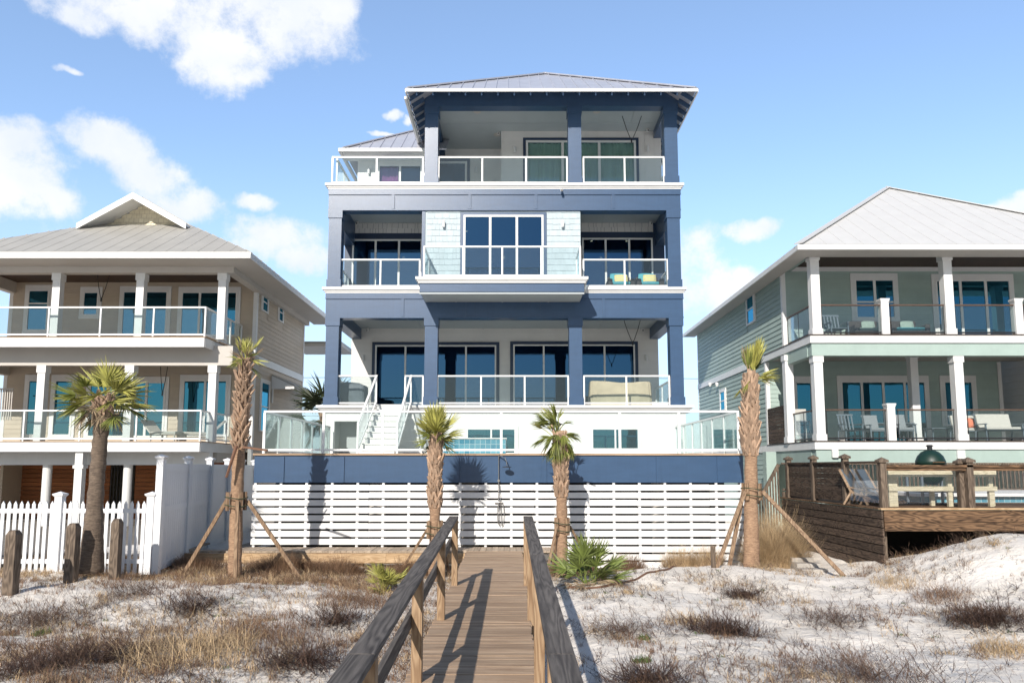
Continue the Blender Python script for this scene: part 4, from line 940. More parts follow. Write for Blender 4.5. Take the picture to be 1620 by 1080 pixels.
wpost(WX+.08, WY+.06, PZ(731,WY)); wpost(PX(1534,770,WY+.06), WY+.06, PZ(731,WY)); wpost(PX(1521,770,WY+.2), WY+.2, PZ(733,WY+.2)); wpost(WX+6, WY+.06, PZ(731,WY))
ysd = lambda px, py: (WX+.05)*ray(px, py).y/ray(px, py).x
for px in (1338, 1288, 1248): y = ysd(px, 760); wpost(WX+.05, y, WZ+1.13)
ztp = PZ(733,WY)
bb('top_rail', 'oldwood', (WX+.15, WR, WY-.01, WY+.13, ztp-.08, ztp-.03), (WX+.15, WR, WY+.04, WY+.08, ztp-.16, ztp-.081)); 
y1_, y2_ = ysd(1338,760), ysd(1248,760)
bb('side_top_rail', 'oldwoody', (WX-.01, WX+.11, WY+.14, y2_-.08, WZ+1.0, WZ+1.05))
mb = MB(); z = WZ+.06
while z < WZ+.98: mb.box(WX+.03, WX+.07, y1_+.08, y2_-.08, z, z+.135); z += .14
mb.build('side_panel', M['oldwoody'], B)
MB().box(WX+.045, WX+.055, WY+.2, y1_-.1, WZ+.1, WZ+.98).build('glass_panel', M['clear'], B)
MB().box(WX+.2, PX(1515,770,WY), WY+.055, WY+.065, WZ+.1, ztp-.17).build('glass_panel', M['clear'], B)
MB().box(PX(1542,770,WY), WR, WY+.055, WY+.065, WZ+.1, ztp-.17).build('glass_panel', M['clear'], B)
for x in (WX+.1, PX(1548,850,WY+.3), WX+5.4): wpost(x, WY+.25, zf, -1.0, False)
for y in (18.6, 20.9): wpost(WX+.12, y, WZ-.9, -1.0, False)
bb('under_void', 'dark', (WX+.6, WR, WY+2.5, WY+2.6, -1, WZ-.3))  # near-black sheet in place of the shade under the deck front
# rear picket rail
mb = MB(); x = WX+.3
while x < WR+2: mb.box(x, x+.035, WE-.02, WE+.015, WZ+.25, WZ+1.0); x += .125
mb.box(WX, WR+3, WE-.04, WE+.04, WZ+1.0, WZ+1.05); mb.box(WX, WR+3, WE-.03, WE+.03, WZ+.2, WZ+.26); mb.box(WX, WR+3, WE-.01, WE+.03, WZ, WZ+.16); mb.build('rear_picket_rail', M['greypost'], B)
# stair rail running down the far side
mb = MB(); mb.bar((WX-.05, WE+.1, WZ+1.0), (WX-.75, WE+.1, WZ-.2), .05, .1)
for i in range(8): x = WX-.08-.085*i; mb.box(x-.02, x+.02, WE+.08, WE+.12, WZ-.75-.1*i, WZ+.98-.146*i)
mb.build('stair_rail', M['greypost'], B)
# the pool
pw = thing('swimming_pool', 'small raised pool with dark blue tile edge on the timber deck', 'pool', (12.5, 19.5, WZ))
MB().box(10.6, 16.5, 19.6, 22.2, WZ+.001, WZ+.16).build('pool_wall', M['tile'], pw); MB().box(10.45, 16.6, 19.45, 22.3, WZ+.161, WZ+.24).build('coping', M['white'], pw)
# bench
bn = thing('slatted_bench', 'long pale timber bench seen from behind on the dark deck', 'bench', (10.5, WY+.7, WZ))
ba, bz = PX(1406,760,WY+.5), PX(1577,760,WY+.5); y = WY+.5
MB().box(ba, bz, y, y+.045, PZ(754,y), PZ(742,y)).build('backrest', M['benchwood'], bn); MB().box(ba, bz, y+.1, y+.5, PZ(775,y)-.02, PZ(775,y)+.04).build('seat', M['benchwood'], bn)
MB().box(ba, bz, y, y+.04, PZ(775,y)-.02, PZ(769,y)).build('lower_plank', M['benchwood'], bn)
for px in (1411, 1415+3, 1505, 1570): x = PX(px, 770, y); MB().box(x-.05, x+.05, y+.046, y+.13, WZ, PZ(754,y)).build('leg', M['benchwood'], bn)
for px in (1411, 1475, 1505, 1570): x = PX(px, 770, y+.4); MB().box(x-.045, x+.045, y+.4, y+.48, WZ, PZ(775,y)-.021).build('leg', M['benchwood'], bn)
# kamado grill
kx, ky = PX(1472,730,18.6), 18.6; kz = PZ(734,ky)
kg = thing('kamado_grill', 'dark green egg-shaped ceramic grill rising above the dark deck rail', 'grill', (kx, ky, WZ))
MB().lathe((kx, ky, kz), [(.345, -.02), (.34, .08), (.29, .2), (.2, .30), (.10, .35)], 28).build('lid', M['greygreen'], kg, smooth=True)
MB().lathe((kx, ky, kz+.34), [(.06, 0), (.06, .10), (.085, .10), (.085, .12), (.05, .14)], 16).build('chimney_cap', M['black'], kg)
MB().lathe((kx, ky, kz-.5), [(.12, 0), (.24, .1), (.33, .3), (.35, .46)], 28).build('bowl', M['greygreen'], kg, smooth=True)
mb = MB(); mb.box(kx-.5, kx+.5, ky-.4, ky+.4, WZ+.3, WZ+.34)
for dx in (-.45, .42): 
    for dy in (-.36, .33): mb.box(kx+dx, kx+dx+.05, ky+dy, ky+dy+.05, WZ, WZ+.95)
mb.build('cart', M['greyfurn'], kg)
MB().tube([(kx-.14, ky-.36, kz+.04), (kx-.1, ky-.42, kz+.05), (kx+.1, ky-.42, kz+.05), (kx+.14, ky-.36, kz+.04)], .015, 6).build('handle', M['oldwood'], kg)
# folded deck loungers
def sling(name, label, x, y, z, rot):
    t = thing(name, label, 'lounger', (x, y, z), 'loungers on the dark timber deck'); c, s = math.cos(rot), math.sin(rot)
    fn = lambda u, v, h: (x+(u*c-v*s)*.82, y+(u*s+v*c)*.82, z+h*.86)
    mb = MB(fn)
    for u in (-.26, .26):
        mb.bar((u, -.7, .12), (u, .1, .36), .04, .06); mb.bar((u, .1, .36), (u, .45, 1.0), .04, .06); mb.bar((u, -.4, .0), (u, -.2, .36), .04, .05); mb.bar((u, .35, 0), (u, .1, .36), .04, .05); mb.bar((u, -.3, .42), (u, .22, .5), .06, .03)
    mb.build('frame', M['deckwood'], t); s2 = MB(fn)
    s2.add([(-.24,-.7,.14),(.24,-.7,.14),(.24,.1,.37),(-.24,.1,.37),(.24,.45,1.0),(-.24,.45,1.0)], [(0,1,2,3),(3,2,4,5)]); s2.build('sling', M['greyfurn'], t); return t
for i, (px, y, lab) in enumerate(((1360, 18.6, 'beige-framed sling lounger nearest the dark side panel of the deck'), (1368, 19.1, 'middle of the three beige-framed sling loungers behind the deck glass'), (1386, 18.4, 'beige-framed sling lounger beside the capped corner post'))):
    sling('sling_lounger', lab, PX(px, 790, y), y, WZ, R(35))
# concrete steps beside the timber deck
st = MB()
for i in range(6): st.box(PX(1262,880,17.6)-.05-.0*i, PX(1300,880,17.6)-.02-.03*i, 17.2+i*.32, 17.2+i*.32+.34, -.6, -.34+i*.09)
o = st.build('concrete_steps', M['concrete'], loc=(6.9, 17.2, -.3)); tag(o, 'pale concrete steps between the straw bush and the dark timber deck', 'steps')

# ------------------------------------------------------------------ porch furniture
def wicker(name, label, x, y, z, cush, wide=.85, cat='armchair', group=None, rot=0):
    t = thing(name, label, cat, (x, y, z), group); h = wide/2
    mb = MB(); mb.box(x-h, x+h, y-.4, y+.4, z+.08, z+.36); mb.build('seat', M['wicker'], t, bevel=.03)
    for s in (-1, 1): MB().box(x+s*h-.09, x+s*h+.09, y-.42, y+.4, z+.0, z+.60).build('armrest', M['wicker'], t, bevel=.05)
    MB().box(x-h, x+h, y+.36, y+.5, z+.05, z+.86).build('backrest', M['wicker'], t, bevel=.05)
    MB().box(x-h+.1, x+h-.1, y-.42, y+.34, z+.361, z+.48).build('seat_cushion', M[cush], t, bevel=.04); return t
def pillow(name, label, x, y, z, w_, h_, m, tilt=.25, stripes=None, cat='cushion'):
    mb = MB(); n = 8; vs = []; fs = []
    for s in (-1, 1):
        for j in range(n+1):
            for i in range(n+1):
                u, v = i/n*2-1, j/n*2-1; th = .09*(1-u**4)*(1-v**4)*s; pinch = 1-.06*(abs(u*v))
                vs.append((x+u*w_/2*pinch, y+th+v*h_/2*tilt, z+h_/2+v*h_/2*pinch))
    q = (n+1)**2
    for s in (0, 1):
        for j in range(n):
            for i in range(n): a = s*q+j*(n+1)+i; fs.append((a, a+1, a+n+2, a+n+1))
    mb.add(vs, fs); o = mb.build(name, M[m], loc=(x, y, z), smooth=True); tag(o, label, cat)
    if stripes: o.data.materials.append(M[stripes]); 
    if stripes:
        for p in o.data.polygons:
            j = (p.index % (n*n))//n
            if j % 2 == 0: p.material_index = 1
    return o
for i, (px, side) in enumerate(((981, 'left'), (1026, 'right'))):
    x = PX(px, 440, 27.6); wicker('wicker_armchair', f'dark wicker armchair on the {side} of the pair on the navy house middle porch', x, 27.6, F2, 'teal', group='wicker armchairs with striped cushions')
    pillow('teal_cushion', f'teal cushion against the back of the {side}-hand dark wicker armchair', x-.05, 27.78, F2+.50, .62, .46, 'teal')
    pillow('striped_cushion', f'yellow and cream striped cushion on the {side}-hand dark wicker armchair', x+.02, 27.5, F2+.46, .50, .38, 'cream', stripes='yellow')
# covered furniture on the ground porch
def cover(name, label, x0, x1, y0, y1, z, h, m, seed, dome=0.):
    nx, ny = 40, 14; vs = []; fs = []
    for j in range(ny*2+1+8):
        pass
    mb = MB(); N_ = 72; rows = []
    for k, f in enumerate((0, .12, .3, .45, .6, .8, .92, .98, 1.0, 1.02)):
        row = []
        for i in range(N_):
            a = 2*math.pi*i/N_; c, s = math.cos(a), math.sin(a); e = .28
            u = math.copysign(abs(c)**e, c); v = math.copysign(abs(s)**e, s)
            if f <= 1: r = 1.0-.05*f+.012*math.sin(a*17+seed+f*4); zz = f*h
            if k >= 7: r = (.93, .80, .45)[k-7]; zz = h*(.985, 1.0, 1.0+dome*.6)[k-7]
            px_ = (x0+x1)/2+(x1-x0)/2*u*r; py_ = (y0+y1)/2+(y1-y0)/2*v*r
            nn = mnoise.noise(Vector((px_*2.2+seed, py_*2, f*3)))*.05
            row.append((px_+nn*.4, py_+nn, z+zz*(1+.05*math.sin(px_*2.3+seed)*(f > .5))+ (nn*.8 if f > .5 else 0)))
        rows.append(row)
    vs = [p for r in rows for p in r]; fs = [(k*N_+i, k*N_+(i+1)%N_, (k+1)*N_+(i+1)%N_, (k+1)*N_+i) for k in range(len(rows)-1) for i in range(N_)]
    fs.append(tuple((len(rows)-1)*N_+i for i in range(N_))); mb.add(vs, fs); o = mb.build(name, M[m], loc=((x0+x1)/2, (y0+y1)/2, z), smooth=True); return tag(o, label, 'covered furniture')
cover('covered_sofa', 'long sofa under a beige fabric cover behind the right ground porch rail', PX(931,620,27.6), PX(1031,620,27.6), 27.3, 28.2, F1, .98, 'cover', 1.3)
cover('covered_grill', 'rounded grill under a grey cover at the left end of the ground porch', PX(538,620,27.4), PX(580,620,27.4), 27.0, 27.9, F1, .86, 'greycover', 4.1, dome=.14)
# mint house furniture
sofa = wicker('wicker_sofa', 'dark wicker sofa on the mint house upper deck right of the small post', PX(1432,515,26.7), 26.7, K2, 'teal', 1.2, 'sofa')
pillow('sage_cushion', 'sage green cushion on the right-hand dark wicker sofa', PX(1440,515,26.7), 26.9, K2+.42, .5, .42, 'sage')
wicker('wicker_sofa', 'dark wicker sofa on the mint house upper deck left of the small post', PX(1372,515,26.7), 26.7, K2, 'sage', 1.1, 'sofa')
pillow('sage_cushion', 'sage green cushion on the left-hand dark wicker sofa', PX(1378,515,26.7), 26.9, K2+.42, .5, .42, 'sage')
def patio_chair(name, label, x, y, z, m='greyfurn', cm=None, wide=.6, cat='chair', group=None):
    t = thing(name, label, cat, (x, y, z), group); h = wide/2
    for sx_ in (-1, 1):
        for yy, zz in ((-.3, .62), (.28, .42)): MB().bar((x+sx_*h, y+yy*1.15, z), (x+sx_*h, y+yy, z+zz), .045, .045).build('leg', M[m], t)
        MB().box(x+sx_*h-.035, x+sx_*h+.035, y-.36, y+.34, z+.62, z+.65).build('armrest', M[m], t)
    MB().box(x-h+.03, x+h-.03, y-.32, y+.28, z+.40, z+.43).build('seat', M[m], t)
    b = MB()
    for i in range(5): u = -h+.06+(wide-.12)*i/4; b.bar((x+u, y+.26, z+.43), (x+u, y+.42, z+1.0), .05, .02, up=(0,1,0))
    b.bar((x-h, y+.42, z+1.0), (x+h, y+.42, z+1.0), .05, .06); b.build('backrest', M[m], t)
    if cm: MB().box(x-h+.04, x+h-.04, y-.30, y+.24, z+.431, z+.53).build('cushion', M[cm], t, bevel=.03); MB().bar((x, y+.22, z+.52), (x, y+.36, z+1.02), wide-.1, .1, up=(0,1,0)).build('back_cushion', M[cm], t, bevel=.03)
    return t
patio_chair('deck_chair', 'dark deck chair at the left corner of the mint house upper deck', PX(1322,515,26.4), 26.4, K2)
patio_chair('patio_chair', 'grey slatted armchair behind the lower rail beside the mint house corner column', PX(1345,680,26.6), 26.6, K1)
patio_chair('patio_chair', 'grey slatted armchair left of the small white rail post on the lower deck', PX(1384,680,27.2), 27.2, K1, cm='greycush')
patio_chair('patio_chair', 'grey slatted armchair right of the small white rail post on the lower deck', PX(1428,680,26.9), 26.9, K1, cm='greycush')
patio_chair('patio_loveseat', 'grey loveseat with cream striped cushions at the right of the mint house lower deck', PX(1580,680,26.6), 26.6, K1, cm='cream', wide=1.3, cat='loveseat')
patio_chair('patio_loveseat', 'pale loveseat with cream cushions left of the striped loveseat on the lower deck', PX(1532,680,27.3), 27.3, K1, cm='cream', wide=1.0, cat='loveseat')
pillow('coral_cushion', 'coral cushion on the pale loveseat of the mint house lower deck', PX(1537,670,27.2), 27.2, K1+.55, .3, .36, 'coral')
def table(label, x, y, z, w_, d_, h_, cat='table', round_=False):
    t = thing('patio_table', label, cat, (x, y, z)); MB().box(x-w_/2, x+w_/2, y-d_/2, y+d_/2, z+h_-.03, z+h_).build('table_top', M['greyfurn'], t)
    for sx_ in (-1, 1):
        for sy in (-1, 1): MB().bar((x+sx_*(w_/2-.05), y+sy*(d_/2-.05), z), (x+sx_*(w_/2-.05), y+sy*(d_/2-.05), z+h_-.031), .045, .045).build('leg', M['greyfurn'], t)
table('dark dining table among the grey chairs on the mint house lower deck', PX(1405,680,27.9), 27.9, K1, 1.6, .8, .74)
table('dark low table between the white columns on the mint house lower deck', PX(1487,680,26.6), 26.6, K1, .9, .6, .50)
bs = thing('bar_stool', 'white-framed bar stool on the lower deck behind the mint house corner column', 'bar stool', (PX(1270,680,27.3), 27.3, K1)); x = PX(1270,670,27.3); y = 27.3
for dx in (-.18, .18):
    for dy in (-.18, .18): MB().bar((x+dx*1.15, y+dy*1.15, K1), (x+dx, y+dy, K1+.75), .03, .03).build('leg', M['cream'], bs)
MB().box(x-.2, x+.2, y-.2, y+.2, K1+.751, K1+.8).build('seat', M['greyfurn'], bs); MB().box(x-.2, x+.2, y+.16, y+.2, K1+.801, K1+1.25).build('backrest', M['cream'], bs)

# ------------------------------------------------------------------ fences on the left
YP = 15.8
pf = thing('picket_fence', 'white pointed picket fence in front of the tan house', 'picket fence', (-8, YP, -.1))
pt = PZ(792,YP); pbz = PZ(892,YP); k = 0; x = PX(236,840,YP); pts = []
posts_x = [PX(238,840,YP), PX(92,840,YP), PX(-58,840,YP)]
while x > -13.5:
    x -= .128
    if any(abs(x-q) < .10 for q in posts_x): continue
    z0 = ground(x, YP)-.05; z0 = min(z0, pbz)
    MB().add([(x-.036,YP-.02,z0),(x+.036,YP-.02,z0),(x+.036,YP-.02,pt-.07),(x,YP-.02,pt),(x-.036,YP-.02,pt-.07),(x-.036,YP+.0,z0),(x+.036,YP+.0,z0),(x+.036,YP+.0,pt-.07),(x,YP+.0,pt),(x-.036,YP+.0,pt-.07)],
        [(0,1,2,3,4),(9,8,7,6,5),(0,5,6,1),(1,6,7,2),(2,7,8,3),(3,8,9,4),(4,9,5,0)]).build('picket', M['vinyl'], pf)
MB().box(-13.6, posts_x[0], YP-.031, YP+.012, PZ(811,YP), PZ(804,YP)).build('rail', M['vinyl'], pf); MB().box(-13.6, posts_x[0], YP+.001, YP+.04, PZ(891,YP), PZ(884,YP)).build('rail', M['vinyl'], pf)
def capost(par, x, y, z0, z1, w_=.13, m='vinyl'):
    mb = MB(); h = w_/2; mb.box(x-h, x+h, y-h, y+h, z0, z1); c = h+.035
    mb.add([(x-h,y-h,z1),(x+h,y-h,z1),(x+h,y+h,z1),(x-h,y+h,z1),(x-c,y-c,z1+.05),(x+c,y-c,z1+.05),(x+c,y+c,z1+.05),(x-c,y+c,z1+.05),(x-c,y-c,z1+.07),(x+c,y-c,z1+.07),(x+c,y+c,z1+.07),(x-c,y+c,z1+.07),(x,y,z1+.12)],
      [(0,1,5,4),(1,2,6,5),(2,3,7,6),(3,0,4,7),(4,5,9,8),(5,6,10,9),(6,7,11,10),(7,4,8,11),(8,9,12),(9,10,12),(10,11,12),(11,8,12)]); mb.build('post', M[m], par)
for q in posts_x: capost(pf, q, YP, pbz-.2, PZ(786,YP), .15)
vf = thing('privacy_fence', 'tall white vinyl privacy fence running back between the tan house and the walkway', 'privacy fence', (-7.4, YP, -.2))
fa = Vector((PX(252,800,YP), YP, 0)); fb = Vector((PX(400,800,26.2), 26.2, 0)); topz = PZ(727,YP); ns = 5
for i in range(ns+1):
    p = fa.lerp(fb, i/ns); capost(vf, p.x, p.y, -.5, topz-.0, .14)
    if i < ns:
        q = fa.lerp(fb, (i+1)/ns); d = (q-p).normalized(); mb = MB(); mb.bar(p+Vector((0,0,topz-.16)), q+Vector((0,0,topz-.16)), .05, .16); mb.bar(p+Vector((0,0,PZ(806,YP))), q+Vector((0,0,PZ(806,YP))), .05, .12); mb.bar(p+Vector((0,0,-.12)), q+Vector((0,0,-.12)), .05, .14)
        L = (q-p).length; k = int(L/.16)
        for j in range(k): a = p+d*(L*j/k+.005); c = p+d*(L*(j+1)/k-.005); mb.bar(a+Vector((0,0,(topz-.3)/2)), c+Vector((0,0,(topz-.3)/2)), .028, topz-.06)
        mb.build('vinyl_panel', M['vinyl'], vf)
# weathered bollards
def bollard(px, pyb, pyt, Y, w_, label):
    x = PX(px, pyb, Y); zt_ = PZ(pyt, Y); h = w_/2; zz = min(ground(x, Y), PZ(pyb, Y))-.15; mb = MB()
    mb.add([(x-h,Y-h,zz),(x+h,Y-h,zz),(x+h,Y+h,zz),(x-h,Y+h,zz),(x-h*.96,Y-h,zt_-.08),(x+h*.96,Y-h,zt_-.08),(x+h*.96,Y+h,zt_-.08),(x-h*.96,Y+h,zt_-.08),(x-h*.6,Y-h*.6,zt_),(x+h*.6,Y-h*.6,zt_),(x+h*.6,Y+h*.6,zt_),(x-h*.6,Y+h*.6,zt_)],
      [(0,1,5,4),(1,2,6,5),(2,3,7,6),(3,0,4,7),(4,5,9,8),(5,6,10,9),(6,7,11,10),(7,4,8,11),(8,9,10,11)])
    o = mb.build('wooden_bollard', M['greypost'], loc=(x, Y, zz+.15), bevel=.008); tag(o, label, 'bollard', 'weathered bollards before the picket fence')
bollard(16, 935, 838, 13.2, .19, 'nearest weathered wooden bollard at the left edge, its base in bare sand'); bollard(112, 914, 827, 14.4, .19, 'weathered wooden bollard just left of the short leaning palm'); bollard(181, 910, 820, 14.7, .17, 'weathered wooden bollard just right of the short leaning palm')

# ------------------------------------------------------------------ boardwalk
mb = MB(); y = .8; rnd = random.Random(3)
while y < 17.8:
    a, b = -1.07+(18.4-y)*.007+rnd.uniform(-.012,.012), .24+rnd.uniform(-.012,.012)
    mb.box(a, b, y, y+.136, -.04+rnd.uniform(-.003,.003), rnd.uniform(-.003,.003)); y += .142
mb.v = [Vector((p.x, p.y, p.z)) for p in mb.v]
o = mb.build('boardwalk', M['deckwood'], bevel=.004); tag(o, 'sun-bleached wooden boardwalk leading to the navy house', 'boardwalk', kind='structure')
mb = MB(); mb.box(-.90, -.86, .8, 17.8, -.26, -.042); mb.box(.16, .2, .8, 17.8, -.26, -.042); o = mb.build('boardwalk_joists', M['deckedge']); tag(o, 'timber joists under the boardwalk', 'boardwalk', kind='structure')
yw0 = 17.82; mb = MB(); x = -8.0
while x < 1.0:
    if x < dx0-.05: ye = 27.0; 
    else: ye = 18.68
    if x < -6.9: ye = YP+ (fa.x-x)/(fa.x-fb.x)*(fb.y-YP)*1.0
    ys_ = yw0
    if not (x < fa.x-.2 and ye < yw0+.4): mb.box(x+.003, x+.137, ys_, max(ye, ys_+.3), -.04+rnd.uniform(-.003,.003), .006+rnd.uniform(-.003,.003))
    x += .142
o = mb.build('side_walkway', M['deckwoody'] if 'deckwoody' in M else wood('sunbleached_walkway', (.25,.195,.145), (.49,.40,.31), 1, island=.16, rings=False)); tag(o, 'bleached timber walkway along the foot of the slat skirting', 'walkway', kind='structure')
mb = MB()
for a, b in ((-8.0, -5.3), (-5.295, -2.95), (-2.945, -1.1)): mb.box(a, b, yw0-.05, yw0-.005, -.27, -.045)
for x in (-7.3, -5.6, -3.6, -2.0): mb.box(x-.09, x+.09, yw0+.1, yw0+.28, -1, -.05)
o = mb.build('walkway_edge', M['deckedge']); tag(o, 'pine edge board of the walkway', 'walkway', kind='structure')
# handrails
HT = PZ(816,12.83)
def handrail(side, label, rx0, rx1, px_, mids):
    t = thing('boardwalk_handrail', label, 'handrail', (px_, 7, 0), 'dark handrails of the boardwalk')
    rail_ys = [(1.2, 4.4), (4.404, 8.3), (8.304, 12.85)]
    mb = MB()
    top = lambda y: HT-(12.8-y)*.028
    inner = lambda y: (-.91+(12.8-y)*.0150) if side < 0 else (.193+(12.8-y)*.0014)
    for a, b in rail_ys: mb.bar((inner(a)+side*.0775, a, top(a)-.0225), (inner(b)+side*.0775, b, top(b)-.0225), .155, .045)
    mb.build('top_rail', M['railwood'], t, bevel=.005)
    for y in mids: MB().box(inner(y)+side*.002, inner(y)+side*.10, y-.05, y+.05, -.5, top(y)-.047).build('post', M['post'], t, bevel=.004)
    ya_, yb_ = 1.2, mids[-1]+.05
    MB().bar((inner(ya_)+side*.123, ya_, top(ya_)-(.42 if side < 0 else .60)), (inner(yb_)+side*.123, yb_, top(yb_)-(.42 if side < 0 else .60)), .04, .13).build('mid_rail', M['railwood'], t)
    return t
pr = [12.75, 9.9, 7.1, 4.5, 1.9]
handrail(-1, 'left dark weathered handrail of the boardwalk, its posts beside the sand', -1.14, -.95, -1.02, pr[::-1])
handrail(1, 'right dark weathered handrail of the boardwalk, its pine posts seen edge-on', .20, .39, .26, pr[::-1])
# hose half buried in the sand, power line behind
pp = [hit(px, py) for px, py in ((900,930),(960,928),(1010,916),(1060,900),(1090,894),(1130,888))]
pts = []
for a, b in zip(pp, pp[1:]):
    for i in range(8): q = a.lerp(b, i/8); pts.append((q.x, q.y, ground(q.x, q.y)+.02))
o = MB().tube(pts, .02, 6).build('irrigation_hose', M['pipe'], loc=pts[0], smooth=True); tag(o, 'rusty brown hose lying across the white sand right of the palmetto', 'hose')
o = MB().tube([(-30+i*3, 60, 9.2-.02*(i-8)**2*.12) for i in range(22)], .02, 5).build('power_line', M['black'], loc=(0,60,9)); tag(o, 'thin power line in the gap between the tan and navy houses', 'power line')
# ------------------------------------------------------------------ palms
def fan(mb, p, az, el, pet, rad, droop, rnd, n=26, spread=125, fold=.5, wmul=1.0):
    """one costapalmate frond: petiole from p, then a fan of narrow folded leaflets"""
    d = Vector((math.cos(el)*math.sin(az), math.cos(el)*math.cos(az), math.sin(el)))
    pts = [Vector(p)]; dd = d.copy()
    for i in range(4): pts.append(pts[-1]+dd*pet/4); dd = (dd-Vector((0,0,droop*.12))).normalized()
    w0 = .022
    side = dd.cross(Vector((0,0,1)))
    if side.length < .1: side = Vector((1,0,0))
    side.normalize(); 
    for a, b in zip(pts, pts[1:]): mb.bar(a, b, w0, .012, up=side.cross(dd)); w0 *= .9
    up = side.cross(dd).normalized(); roll = rnd.uniform(-.7, .7); side, up = side*math.cos(roll)+up*math.sin(roll), up*math.cos(roll)-side*math.sin(roll)
    hub = pts[-1]
    for i in range(n):
        t = (i+.5)/n*2-1; a = R(spread)*t+rnd.uniform(-.03, .03); L = rad*(1-.35*abs(t)**2.2)*rnd.uniform(.82, 1.08)
        ld = (dd*math.cos(a)+side*math.sin(a)); ld = (ld-up*fold*.3*abs(t)+up*.12*rnd.uniform(-1, 1)).normalized()
        wv = ld.cross(up).normalized(); tw = (.6 if i % 2 else -.6)+rnd.uniform(-.25, .25); wv = wv*math.cos(tw)+up*math.sin(tw)
        w = rad*.032*rnd.uniform(.75, 1.15)*wmul; P = hub.copy(); prev = None; k = 4
        ws = (.35, 1.0, .85, .5, .04); vs = []; cur = ld.copy()
        for j in range(k+1):
            vs += [P-wv*w*ws[j], P+wv*w*ws[j]]; cur = (cur-Vector((0,0,droop*.20*(j/k)*rnd.uniform(.5, 1.6)))).normalized(); P = P+cur*L/k
        mb.add(vs, [(2*j, 2*j+1, 2*j+3, 2*j+2) for j in range(k)])
def trunk(path, rads, boot0, boot1, rnd, par, m='palmtrunk', n=16, bw=.085, bl=.30, openess=.5, rows_gap=.105):
    mb = MB(); P = [Vector(p) for p in path]; N_ = 46; pts = []; rr_ = []
    for i in range(N_):
        t = i/(N_-1)*(len(P)-1); k = min(int(t), len(P)-2); f = t-k; q = P[k].lerp(P[k+1], f); r = rads[k]+(rads[k+1]-rads[k])*f
        pts.append(q); rr_.append(r*(1+.03*math.sin(i*2.1)+rnd.uniform(-.02, .02)))
    mb.tube(pts, rr_, n)
    for v in mb.v: v += Vector((mnoise.noise(v*6), mnoise.noise(v*6+Vector((9,0,0))), 0))*.018
    mb.build('trunk', M[m], par, smooth=True)
    L0 = pts[0].z; L1 = pts[-1].z; bm = MB(); z = L0+(L1-L0)*boot0; row = 0
    while z < L0+(L1-L0)*boot1:
        f = (z-L0)/(L1-L0)*(N_-1); k = min(int(f), N_-2); c = pts[k].lerp(pts[k+1], f-k); r = rr_[k]
        na = 7
        for i in range(na):
            a = 2*math.pi*(i+(row % 2)*.5+rnd.uniform(-.12, .12))/na; o = Vector((math.sin(a), math.cos(a), 0)); s = Vector((o.y, -o.x, 0))
            lean = rnd.uniform(.55, 1.25)*openess; sk = rnd.uniform(-.25, .25); L = bl*rnd.uniform(.6, 1.15)*(1 if rnd.random() > .12 else 1.35)
            d = (Vector((0,0,1))+o*lean*.55+s*sk*.6).normalized()
            for sg in (-1, 1):                     # split base: two straps meeting in a V
                a0 = c+o*(r*.92)+s*sg*bw*.75; b0 = c+o*(r*1.06)+d*L+s*sg*.008
                bm.bar(a0, b0, bw*.75, .022, up=o, w2=bw*.42, h2=.03)
        z += rows_gap*rnd.uniform(.9, 1.1); row += 1
    bm.build('leaf_bases', M['boot'], par)
    return pts, rr_
def palm(name, label, base, top, rads, boots, fronds, rnd, m='palmtrunk', mids=(), group=None, dead=(), fm='frond', **kw):
    t = thing(name, label, 'palm tree', (base[0], base[1], base[2]), group)
    pts, rr_ = trunk([base]+list(mids)+[top], rads, boots[0], boots[1], rnd, t, m, **kw)
    tp = pts[-1]
    groups = {}
    for f in fronds: groups.setdefault(f.get('m', fm), []).append(f)
    for mm, fs in groups.items():
        mb = MB()
        for f in fs: fan(mb, tp+Vector((rnd.uniform(-.06,.06), rnd.uniform(-.06,.06), f.get('dz', 0)+rnd.uniform(-.12, .05))), f['az'], f['el'], f['pet'], f['rad'], f['droop'], rnd, f.get('n', 26), f.get('spread', 110), wmul=f.get('w', 1.0))
        mb.build('crown' if mm != 'frondd' else 'dead_fronds', M[mm], t)
    return t, pts
def ring(rnd, cnt, el0, el1, pet, rad, droop, az0=0, az1=360, **kw):
    return [dict(az=R(az0+(az1-az0)*(i+rnd.uniform(.1, .9))/cnt), el=R(rnd.uniform(el0, el1)), pet=pet*rnd.uniform(.8, 1.15), rad=rad*rnd.uniform(.85, 1.12), droop=droop*rnd.uniform(.6, 1.3), **kw) for i in range(cnt)]
def W(px, py, Y): return (PX(px, py, Y), Y, PZ(py, Y))
rnd = random.Random(11)
# short leaning palm, full crown
Y = 14.9; b_ = W(143, 905, Y)
fr_ = ring(rnd, 8, 35, 75, .40, .52, .3, m='frondy', spread=80)+ring(rnd, 9, 0, 35, .50, .54, .45, m='frondy', spread=80)+ring(rnd, 6, -22, 8, .50, .50, .6, spread=80)+ring(rnd, 5, 15, 60, .45, .5, .3, spread=80)+ring(rnd, 9, -60, -15, .32, .36, 1.5, m='frondd', n=16)
palm('sabal_palm', 'short leaning palm with full fan crown and dead skirt before the picket fence', b_, W(163, 636, Y), [.24, .15, .135, .15], (.84, 1.0), fr_, rnd, m='palmold', mids=(W(150, 800, Y), W(158, 700, Y)), bl=.22)
